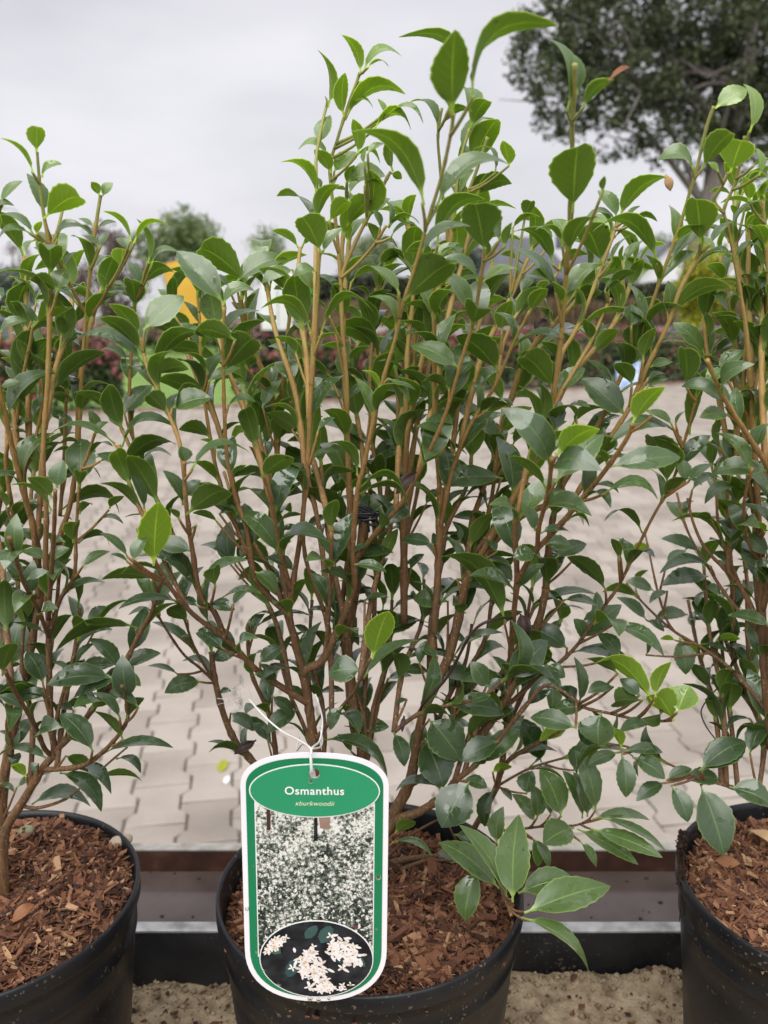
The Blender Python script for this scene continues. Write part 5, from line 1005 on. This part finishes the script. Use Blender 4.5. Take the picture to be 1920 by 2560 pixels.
for pl in 'LCR':
    c = POTS[pl]; root = empty('evergreen_shrub', (c.x, c.y, SOIL[pl])); tag(root, lab_s[pl], 'shrub', 'potted evergreen shrubs on the bench')
    for si, s in enumerate(stems):
        if s['pl'] != pl: continue
        b = MB(); n_ = len(s['p3']); rad = list(s['rad'])
        for k in s['nodes']:
            rad[k] *= 1.22 if rad[k] < .003 else 1.06
        rad = [r_ * (1 + .05 * noise.noise(p * 300)) for r_, p in zip(rad, s['p3'])]
        ages = []
        for r_, (px, py) in zip(s['rad'], s['px']):
            ages.append(max(0, min(.97, .12 + .66 * min(1, max(0, (1550 - py) / 800)) * (1 if r_ < .0026 else .55) + (.18 if py < 560 else 0))))
        b.tube(s['p3'], rad, 9, ages)
        for pts in twigs.get(si, []):
            a0 = ages[min(range(n_), key=lambda k: (s['p3'][k] - pts[0]).length)]
            pp = catmull(pts, 3); b.tube(pp, np.linspace(.0010, .0007, len(pp)).tolist(), 6, np.linspace(a0, min(1, a0 + .2), len(pp)).tolist())
        o = b.build('stem', M['stem'], root)
    lv = sorted(LEAVES[pl], key=lambda q: -q[0])
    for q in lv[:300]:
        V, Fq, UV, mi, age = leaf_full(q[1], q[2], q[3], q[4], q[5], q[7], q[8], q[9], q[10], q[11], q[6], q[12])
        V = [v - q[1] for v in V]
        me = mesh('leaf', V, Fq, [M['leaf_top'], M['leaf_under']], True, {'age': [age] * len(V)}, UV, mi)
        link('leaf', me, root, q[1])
    if lv[300:]:
        VV, FF, UU, MM, AA = [], [], [], [], []
        for q in lv[300:]:
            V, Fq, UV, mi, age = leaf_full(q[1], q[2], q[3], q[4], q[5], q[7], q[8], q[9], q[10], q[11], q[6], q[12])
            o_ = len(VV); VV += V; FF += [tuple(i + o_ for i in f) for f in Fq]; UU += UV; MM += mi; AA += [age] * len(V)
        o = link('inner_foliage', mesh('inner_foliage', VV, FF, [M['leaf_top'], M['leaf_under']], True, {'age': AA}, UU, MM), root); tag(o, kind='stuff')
    print('LEAVES', pl, len(lv))

# ------------------------------------------------------------------ plant label
M['card'] = simple('white_card', [(.3, (.78, .77, .80)), (.7, (.82, .81, .84))], 20, .35)
M['card_green'] = simple('card_green', [(.3, (.010, .185, .075)), (.7, (.013, .20, .085))], 20, .3)
M['card_oval'] = simple('card_oval_green', [(.3, (.024, .265, .12)), (.7, (.028, .285, .13))], 20, .3)
M['ink'] = simple('white_ink', [(.3, (.80, .82, .80)), (.7, (.84, .85, .82))], 20, .35)
M['cream'] = simple('cream_ink', [(.3, (.72, .76, .50)), (.7, (.76, .80, .55))], 20, .35)
M['night'] = simple('print_dark', [(.4, (.008, .009, .012)), (.7, (.03, .035, .04))], 120, .3)
M['petalprint'] = attr_mat('print_petal', [(0, (.50, .42, .36)), (.5, (.72, .66, .60)), (1, (.84, .80, .80))], rough=.35, mscale=400)
M['leafprint'] = attr_mat('print_leaf', [(0, (.012, .035, .035)), (.5, (.03, .075, .075)), (1, (.10, .17, .12))], rough=.35, mscale=300)
M['gold'] = simple('print_gold', [(.3, (.55, .30, .04)), (.7, (.62, .38, .06))], 20, .35)
def print_photo():
    m, t, b = mat_new('print_blossom_shrub'); L = t.links.new
    c = nd(t, 'ShaderNodeTexCoord'); sp = nd(t, 'ShaderNodeSeparateXYZ'); L(c.outputs['Object'], sp.inputs[0])
    v1 = nd(t, 'ShaderNodeTexVoronoi'); v1.inputs['Scale'].default_value = 470; nw = nd(t, 'ShaderNodeTexNoise'); nw.inputs['Scale'].default_value = 900; L(c.outputs['Object'], nw.inputs['Vector'])
    va = nd(t, 'ShaderNodeVectorMath', operation='SCALE'); va.inputs['Scale'].default_value = .0042; L(nw.outputs['Color'], va.inputs[0]); vb = nd(t, 'ShaderNodeVectorMath', operation='ADD'); L(c.outputs['Object'], vb.inputs[0]); L(va.outputs['Vector'], vb.inputs[1]); L(vb.outputs['Vector'], v1.inputs['Vector'])
    n1 = nd(t, 'ShaderNodeTexNoise'); n1.inputs['Scale'].default_value = 520; n1.inputs['Detail'].default_value = 6; n1.inputs['Roughness'].default_value = .75; L(c.outputs['Object'], n1.inputs['Vector'])
    n2 = nd(t, 'ShaderNodeTexNoise'); n2.inputs['Scale'].default_value = 75; n2.inputs['Detail'].default_value = 4; L(c.outputs['Object'], n2.inputs['Vector'])
    r1 = ramp(t, [(.34, (.004, .007, .010)), (.47, (.03, .045, .035)), (.545, (.20, .22, .18)), (.63, (.74, .73, .68))])
    zr = nd(t, 'ShaderNodeMapRange'); zr.inputs['From Min'].default_value = .03; zr.inputs['From Max'].default_value = .125; zr.inputs['To Min'].default_value = -.07; zr.inputs['To Max'].default_value = .075; L(sp.outputs['Z'], zr.inputs['Value'])
    a1 = nd(t, 'ShaderNodeMath', operation='ADD'); L(n1.outputs['Fac'], a1.inputs[0]); L(zr.outputs['Result'], a1.inputs[1])
    a2 = nd(t, 'ShaderNodeMath', operation='MULTIPLY_ADD'); a2.inputs[1].default_value = .45; L(n2.outputs['Fac'], a2.inputs[0]); L(a1.outputs[0], a2.inputs[2])
    a3 = nd(t, 'ShaderNodeMath', operation='SUBTRACT'); a3.inputs[1].default_value = .225; L(a2.outputs[0], a3.inputs[0]); L(a3.outputs[0], r1.inputs['Fac'])
    bl = nd(t, 'ShaderNodeMath', operation='LESS_THAN'); L(v1.outputs['Distance'], bl.inputs[0]); bl.inputs[1].default_value = .44
    sel = nd(t, 'ShaderNodeSeparateColor'); L(v1.outputs['Color'], sel.inputs[0])
    g1 = nd(t, 'ShaderNodeMath', operation='GREATER_THAN'); L(sel.outputs[0], g1.inputs[0]); g1.inputs[1].default_value = .52
    mu_ = nd(t, 'ShaderNodeMath', operation='MULTIPLY'); L(bl.outputs[0], mu_.inputs[0]); L(g1.outputs[0], mu_.inputs[1])
    mx_ = nd(t, 'ShaderNodeMix', data_type='RGBA'); L(mu_.outputs[0], mx_.inputs['Factor']); L(r1.outputs['Color'], mx_.inputs['A']); mx_.inputs['B'].default_value = (.72, .72, .66, 1)
    L(mx_.outputs['Result'], b.inputs['Base Color']); b.inputs['Roughness'].default_value = .33
    return m
M['photo'] = print_photo()
TW, TH, TX, TY = .041, .159, -.0398, .4415
TZ = P(779, 2503, TY).z
tag_root = empty('plant_label', (TX, TY, TZ)); tag(tag_root, 'green and white hanging plant label reading Osmanthus with blossom photographs', 'plant label')
hole_c, hole_r = (0.0, (2100 - 275) * .0000805), .0029
def tag_outline(inset=0.0, n=26):
    w_ = TW - inset; t0, t1 = .0345, .1385; top = TH - inset - t1; bot = t0 - inset; o = []
    for k in range(n + 1):
        a = math.pi * k / n; ca, sa = math.cos(a), math.sin(a); o.append((w_ * math.copysign(abs(ca) ** .80, ca), t1 + top * max(0.0, sa) ** .88))
    for k in range(n + 1):
        a = math.pi + math.pi * k / n; ca, sa = math.cos(a), -math.sin(a); o.append((w_ * math.copysign(abs(ca) ** .86, ca), t0 - bot * max(0, sa) ** .9))
    return o
def ellipse(cx, cz, rx, rz, n=56): return [(cx + rx * math.cos(2 * math.pi * k / n), cz + rz * math.sin(2 * math.pi * k / n)) for k in range(n)]
def flat(name, loop, layer, m, hole=False, thick=0.0, parent=tag_root):
    bm = bmesh.new(); y = -.0002 * layer
    def add_loop(l):
        vs_ = [bm.verts.new((x, y, z)) for x, z in l]
        for i in range(len(vs_)):
            if (vs_[i].co - vs_[(i + 1) % len(vs_)].co).length > 1e-7: bm.edges.new((vs_[i], vs_[(i + 1) % len(vs_)]))
    cl = []
    for p in loop:
        if not cl or math.hypot(p[0] - cl[-1][0], p[1] - cl[-1][1]) > 1e-6: cl.append(p)
    if math.hypot(cl[0][0] - cl[-1][0], cl[0][1] - cl[-1][1]) < 1e-6: cl.pop()
    add_loop(cl)
    if hole: add_loop(ellipse(*hole_c, hole_r + .00003 * layer, hole_r + .00003 * layer, 28))
    bmesh.ops.triangle_fill(bm, use_beauty=True, edges=bm.edges[:], normal=(0, -1, 0))
    bmesh.ops.recalc_face_normals(bm, faces=bm.faces[:])
    for f in bm.faces:
        if f.normal.y > 0: f.normal_flip()
    me = bpy.data.meshes.new(name); bm.to_mesh(me); bm.free(); me.materials.append(M[m] if isinstance(m, str) else m)
    o = bpy.data.objects.new(name, me); col.objects.link(o); o.parent = parent
    if thick:
        s_ = o.modifiers.new('s', 'SOLIDIFY'); s_.thickness = thick; s_.offset = -1
    return o
card = flat('card', tag_outline(), 0, 'card', True, .0005)
flat('green_border', tag_outline(.0030), 1, 'card_green', True)
rect = [(-.0334, .030), (.0334, .030), (.0334, .1312), (-.0334, .1312)]
flat('photo_frame', rect, 2, 'ink'); flat('photo_print', [(-.0328, .0305), (.0328, .0305), (.0328, .1307), (-.0328, .1307)], 3, 'photo')
flat('oval_frame', ellipse(.0004, .0292, .0330, .0258), 4, 'ink'); flat('oval_print', ellipse(.0004, .0292, .0324, .0251), 5, 'night')
flat('title_frame', ellipse(0, .1365, .0362, .0164), 4, 'ink', True); flat('title_oval', ellipse(0, .1365, .0355, .0157), 5, 'card_oval', True)
# pole, wall and red bloom in the printed picture
flat('printed_post', [(-.0007, .1055), (.0016, .1055), (.0014, .1225), (-.0003, .1225)], 3.5, 'night'); flat('printed_post', [(-.0268, .112), (-.0246, .112), (-.0246, .128), (-.0268, .128)], 3.5, 'rust')
flat('printed_wall', [(.0030, .1135), (.0082, .1125), (.0088, .1225), (.0020, .1225)], 3.4, 'brick'); flat('printed_bloom', ellipse(.0232, .0505, .0014, .0012, 9), 3.6, 'flower')
def text(body, size, cz, m, layer, shear=0.0, bold=.0, cx=0.0, spacing=1.0):
    cu = bpy.data.curves.new('lettering', 'FONT'); cu.body = body; cu.size = size; cu.align_x = 'CENTER'; cu.align_y = 'CENTER'; cu.shear = shear; cu.offset = bold; cu.space_character = spacing; cu.resolution_u = 6
    t_ = bpy.data.objects.new('lettering_curve', cu); col.objects.link(t_)
    dg = bpy.context.evaluated_depsgraph_get(); me = bpy.data.meshes.new_from_object(t_.evaluated_get(dg)); bpy.data.objects.remove(t_)
    for v in me.vertices: v.co = Vector((v.co.x + cx, -.0002 * layer, v.co.y + cz))
    me.materials.clear(); me.materials.append(M[m]); o = bpy.data.objects.new('lettering', me); col.objects.link(o); o.parent = tag_root; return o
text('Osmanthus', .0067, (2100 - 405) * .0000805, 'ink', 6, bold=.00010, spacing=1.08)
text('xburkwoodii', .0040, (2100 - 499) * .0000805, 'cream', 6, shear=.22, bold=.0, spacing=1.05)
# blossoms in the oval print
qp = random.Random(12); bp_, bl_, bg2 = MB(), MB(), MB(); ecx, ecz, erx, erz = .0004, .0292, .0318, .0245
def blade(mb, x, z, a, ln, wd, layer, val):
    pts = [(0, 0), (.25, .45), (.6, .5), (.9, .28), (1, 0), (.9, -.28), (.6, -.5), (.25, -.45)]
    c_, s_ = math.cos(a), math.sin(a); P2 = [(x + ln * u * c_ - wd * v * s_, z + ln * u * s_ + wd * v * c_) for u, v in pts]
    if any(((u - ecx) / erx) ** 2 + ((v - ecz) / erz) ** 2 > 1 for u, v in P2): return
    y = -.0002 * layer - .00000025 * len(mb.f); mb.add([(u, y, v) for u, v in P2], [tuple(range(8))], val)
for x, z, a, ln, wd in ((-.0105, .030, -2.0, .014, .0075), (.003, .040, 1.1, .013, .008), (-.006, .043, .9, .011, .006), (.012, .028, .2, .014, .008), (.009, .014, -.6, .012, .006), (-.014, .016, -2.6, .012, .005), (.001, .013, -1.1, .010, .006), (-.02, .033, 2.5, .010, .006), (.021, .034, -.9, .012, .005)):
    blade(bl_, x, z, a, ln, wd, 6, qp.uniform(.2, .8))
def floret(x, z, s, a0):
    for k in range(4): blade(bp_, x, z, a0 + k * math.pi / 2 + qp.uniform(-.2, .2), s, s * .42, 7, qp.uniform(.55, 1))
    if qp.random() < .4: blade(bg2, x - s * .1, z, qp.uniform(0, 6), s * .35, s * .25, 9, .5)
for k in range(80):
    t = qp.random(); x = -.006 + t * .008 + qp.gauss(0, .0040); z = .036 - t * .024 + qp.gauss(0, .0035)
    blade(bp_, x, z, qp.gauss(-1.0, .8), qp.uniform(.0034, .0058), .0017, 7, qp.uniform(.2, .9))
    if k % 2: floret(x + qp.uniform(-.002, .002), z, qp.uniform(.0022, .0034), qp.uniform(0, 2))
for k in range(60):
    t = qp.random(); x = .010 + t * .012 + qp.gauss(0, .0034); z = .042 - t * .014 + qp.gauss(0, .0034)
    blade(bp_, x, z, qp.gauss(-.5, .7), qp.uniform(.0034, .0055), .0017, 7, qp.uniform(.3, .95))
    if k % 2: floret(x, z, qp.uniform(.0022, .0034), qp.uniform(0, 2))
for k in range(34): 
    x = -.024 + qp.gauss(0, .0035); z = .039 + (x + .024) * .8 + qp.gauss(0, .0018); floret(x, z, qp.uniform(.002, .003), qp.uniform(0, 2))
for k in range(12): floret(.012 + qp.gauss(0, .004), .0105 + qp.gauss(0, .0015), .0024, qp.uniform(0, 2))
for mb, nm, mt in ((bl_, 'printed_leaves', 'leafprint'), (bp_, 'printed_petals', 'petalprint'), (bg2, 'printed_stamens', 'gold')):
    o = bpy.data.objects.new(nm, mesh(nm, mb.v, mb.f, M[mt], False, {'age': mb.a})); col.objects.link(o); o.parent = tag_root
# rain drops on the card
drop_m, t_, b_ = mat_new('water_drop'); b_.inputs['Transmission Weight'].default_value = 1.0; b_.inputs['Roughness'].default_value = .02; b_.inputs['IOR'].default_value = 1.33
for u, v, r_ in ((-.0019, .1430, .0016), (.0357, .0835, .0015), (-.0389, .0625, .0012), (-.0335, .045, .0006), (-.0300, .022, .0008), (-.0215, .0125, .0010), (.0015, .0022, .0013), (-.0035, .0030, .0015), (.0075, .0032, .0010), (.0200, .0130, .0011), (.0350, .0500, .0006), (-.0345, .09, .0005), (-.034, .034, .0007)):
    b = MB(); n_ = 12; pr_ = [(math.cos(a), math.sin(a)) for a in np.linspace(0, math.pi / 2, 6)]
    vs_ = [Vector((u + r_ * c * math.cos(2 * math.pi * k / n_), -.0014 - r_ * .55 * s, v + r_ * 1.25 * c * math.sin(2 * math.pi * k / n_))) for c, s in pr_ for k in range(n_)]
    b.add(vs_, [(i * n_ + k, (i + 1) * n_ + k, (i + 1) * n_ + (k + 1) % n_, i * n_ + (k + 1) % n_) for i in range(5) for k in range(n_)])
    me = mesh('rain_drop', b.v, b.f, drop_m); o = bpy.data.objects.new('rain_drop', me); col.objects.link(o); o.parent = tag_root
tag_root.rotation_euler = (0, R(.6), 0)
# white tie string
sm_ = simple('white_string', [(.3, (.66, .66, .66)), (.7, (.78, .78, .78))], 200, .5)
hole_w = Vector((TX + hole_c[0], TY, TZ + hole_c[1]))
sr = empty('tie_string', hole_w); tag(sr, 'white elastic string tying the plant label to the stem', 'string')
pt = lambda x, y, Y: P(x, y, Y)
for pts in ([hole_w + Vector((0, .004, 0)), hole_w + Vector((0, -.0035, .002)), P(776, 1895, .437), P(777, 1872, .44), P(750, 1852, .46), P(705, 1828, .49), P(660, 1790, .50), P(620, 1745, .52)],
            [hole_w + Vector((.0008, .004, 0)), hole_w + Vector((.0008, -.0037, .0022)), P(778, 1893, .437), P(780, 1870, .442), P(800, 1850, .47), P(806, 1800, .50), P(797, 1760, .53), P(788, 1735, .535)],
            [P(777, 1872, .441), P(757, 1860, .46), P(742, 1876, .49), P(748, 1845, .52)], [P(780, 1872, .441), P(800, 1868, .46), P(806, 1850, .50), P(800, 1820, .53)]):
    b = MB(); b.tube(catmull(pts, 6), .00055, 7); b.build('strand', sm_, sr)

# ------------------------------------------------------------------ small things
def curl_leaf(name, base, tip, N, wr, arch, m, label, cat='leaf', fold=.9, twist=1.2, grp=None):
    V, UV, Fq, B, Nn = leaf_geo(base, tip, N, wr, arch, 14, 2, fold, twist, .06)
    o = link(name, mesh(name, [v - Vector(base) for v in V], Fq, M[m], True), None, Vector(base)); s_ = o.modifiers.new('s', 'SOLIDIFY'); s_.thickness = .0003
    return tag(o, label, cat, grp)
def stem_Y(px, py): d, si, i = nearest(px, py); return stems[si]['p3'][i].y
for px, py, tx, ty, lab, wr in ((1365, 800, 1340, 840, 'shrivelled black leaf caught among stems in front of the red hedge', .8), (1300, 1535, 1318, 1590, 'withered purple brown leaf hanging on a stem of labelled shrub', .8), (1040, 1180, 990, 1235, 'dark curled dead leaf caught in middle of the labelled shrub', .5), (640, 1850, 585, 1885, 'dark brown dead leaf on the low branch beside plant label', .5), (1010, 1790, 1005, 1830, 'dark dead leaf dangling low between trunks of labelled shrub', .4), (1840, 1715, 1822, 1740, 'small dark dead leaf on the low branch above the tan leaf pot', .7)):
    Y = stem_Y(px, py) - .004; b3, t3 = P(px, py, Y), P(tx, ty, Y - .006); curl_leaf('dead_leaf', b3, t3, Vector((0, -1, .4)), wr, .15, 'dead', lab, 'dead leaf')
Y = .49; pp = catmull([P(1278, 1545, stem_Y(1280, 1545)), P(1235, 1548, Y), P(1180, 1582, Y), P(1120, 1690, .51), P(1062, 1755, .52), P(1045, 1788, .53)], 6)
b = MB(); b.tube(pp, .0009, 7); o = b.build('bare_stalk', M['dead']); tag(o, 'arched dark purple bare stalk in the labelled shrub', 'stalk')
b = MB(); b.tube(catmull([P(1798, 1715, .60), P(1755, 1770, .60), P(1762, 1810, .60), P(1790, 1850, .60)], 6), .0005, 6); o = b.build('dry_tendril', M['dead']); tag(o, 'thin curved dark tendril hanging beside the tan leaf pot', 'tendril')
def on_soil(k, px, py, dz=.004):
    p = GND(px, py, SOIL[k]); return p + Vector((0, 0, soil_h(k, p.x - POTS[k].x, p.y - POTS[k].y) + dz))
a_, b_ = on_soil('R', 1862, 2085, .006), on_soil('R', 1950, 2150, .008); curl_leaf('dry_leaf', a_, b_, Vector((.2, -.2, 1)), .42, .14, 'dry', 'curved dry tan leaf lying on light brown bark', 'leaf', .3, .3)
a_, b_ = on_soil('R', 1784, 2160, .006), on_soil('R', 1850, 2168, .006); curl_leaf('dry_leaf', a_, b_, Vector((0, -.3, 1)), .62, .05, 'rust_leaf', 'flat oval rusty brown leaf lying on light brown bark', 'leaf', .1, .1)
a_, b_ = on_soil('L', 30, 2330, .006), on_soil('L', 92, 2300, .01); curl_leaf('dry_leaf', a_, b_, Vector((.2, -.3, 1)), .5, .2, 'rust_leaf', 'crumpled orange brown leaf lying on heaped bark', 'leaf', .6, .6)
def pebble(name, p, s, m, lab, cat):
    bm = bmesh.new(); bmesh.ops.create_icosphere(bm, subdivisions=3, radius=1)
    for v in bm.verts: v.co = Vector((v.co.x * s[0], v.co.y * s[1], v.co.z * s[2])) * (1 + .12 * noise.noise(v.co * 1.7))
    me = bpy.data.meshes.new(name); bm.to_mesh(me); bm.free(); me.materials.append(m); [setattr(f, 'use_smooth', True) for f in me.polygons]
    o = link(name, me, None, p, (0, 0, .5)); return tag(o, lab, cat)
pebble('pebble', on_soil('L', 303, 2092, .004), (.0095, .006, .0045), M['stone'], 'smooth pale pebble on bark at the pot rim', 'pebble')
pebble('green_seed_case', on_soil('L', 70, 2112, .004), (.0065, .005, .004), simple('seed_green', [(.35, (.10, .14, .05)), (.65, (.28, .26, .17))], 120, .5), 'small greenish oval seed case lying on heaped bark', 'seed')
Y = stem_Y(1542, 560) - .01; curl_leaf('dry_leaf', P(1664, 436, Y), P(1676, 478, Y), Vector((0, -1, .2)), .55, .1, 'dry', 'small dry brown leaf scrap dangling from an upper leaf tip', 'leaf', .5, .3)
curl_leaf('dry_leaf', P(1520, 205, .415), P(1575, 168, .42), Vector((0, -.6, .8)), .22, .12, 'rust_leaf', 'withered brown leaf tip curling beside the tall cut shoot', 'leaf', .7, .8)
# root clump over the right pot's rim
qr = random.Random(8); b = MB()
for k in range(9):
    x0_, y0_ = 1700 + qr.uniform(-8, 8), 2085 + qr.uniform(-10, 25); Yr = .585
    ln_ = qr.choice([60, 90, 140, 215]); pts = [P(x0_, y0_, Yr + .01), P(x0_ + qr.uniform(-6, 10), y0_ + ln_ * .3, Yr - .012), P(x0_ + qr.uniform(0, 12), y0_ + ln_ * .65, Yr - .014), P(x0_ + qr.uniform(0, 18), y0_ + ln_, Yr - .014)]
    b.tube(catmull(pts, 4), np.linspace(.0010, .0003, 13).tolist(), 5)
for k in range(60):
    p = P(1700 + qr.gauss(0, 7) + 6, 2075 + abs(qr.gauss(0, 55)), .572 + qr.uniform(-.004, .004)); r_ = qr.uniform(.0006, .0022)
    v = [p + Vector(d_) * r_ * qr.uniform(.6, 1.2) for d_ in ((1, 0, 0), (-1, 0, 0), (0, 1, 0), (0, -1, 0), (0, 0, 1), (0, 0, -1))]
    b.add(v, [(0, 2, 4), (2, 1, 4), (1, 3, 4), (3, 0, 4), (2, 0, 5), (1, 2, 5), (3, 1, 5), (0, 3, 5)])
o = b.build('root_clump', M['soil']); tag(o, 'dark root clump hanging over a pot rim', 'root')
# white plant fluff near the low left branch
qf = random.Random(4); b = MB()
for k in range(11):
    p = P(590 + qf.gauss(0, 12), 1735 + qf.gauss(0, 14), .56); pts = [p + Vector((qf.gauss(0, .004), qf.gauss(0, .003), qf.gauss(0, .004))) for _ in range(4)]; b.tube(catmull(pts, 4), .00014, 4)
o = b.build('fluff', M['white']); tag(o, 'tuft of white fluff caught on the low left branch of labelled shrub', 'fluff')
b = MB()
qs = random.Random(9)
for k in range(7):
    pts = [P(905 + qs.gauss(0, 8), 1290 + qs.gauss(0, 6), .56)] + [P(930 + qs.gauss(0, 20), 1285 + qs.gauss(0, 14), .555) for _ in range(4)] ; b.tube(catmull(pts, 6), .0009, 6)
o = b.build('black_tie', M['pot']); tag(o, 'tangled black tie wire at the cut trunk of labelled shrub', 'wire')
# roots and twigs lying on the bark of the centre pot
for (x0_, y0_, x1_, y1_, r_, lab) in ((900, 2200, 1103, 2147, .0032, 'grey brown surface root lying across the rust brown bark'), (962, 2157, 1099, 2047, .0013, 'thin straight twig leaning over the rust brown bark'), (1000, 2195, 1130, 2165, .0016, 'pale thin surface root on the rust brown bark')):
    p0_, p1_ = on_soil('C', x0_, y0_, .004), on_soil('C', x1_, y1_ if y1_ > 2100 else 2110, .006)
    if y1_ < 2100: p1_ = P(x1_, y1_, .60)
    b = MB(); mid = (p0_ + p1_) / 2 + Vector((0, 0, .004)); b.tube(catmull([p0_, mid, p1_], 6), np.linspace(r_, r_ * .6, 13).tolist(), 8, [.12] * 13); o = b.build('root' if r_ != .0013 else 'twig', M['stem']); tag(o, lab, 'root' if r_ != .0013 else 'twig')
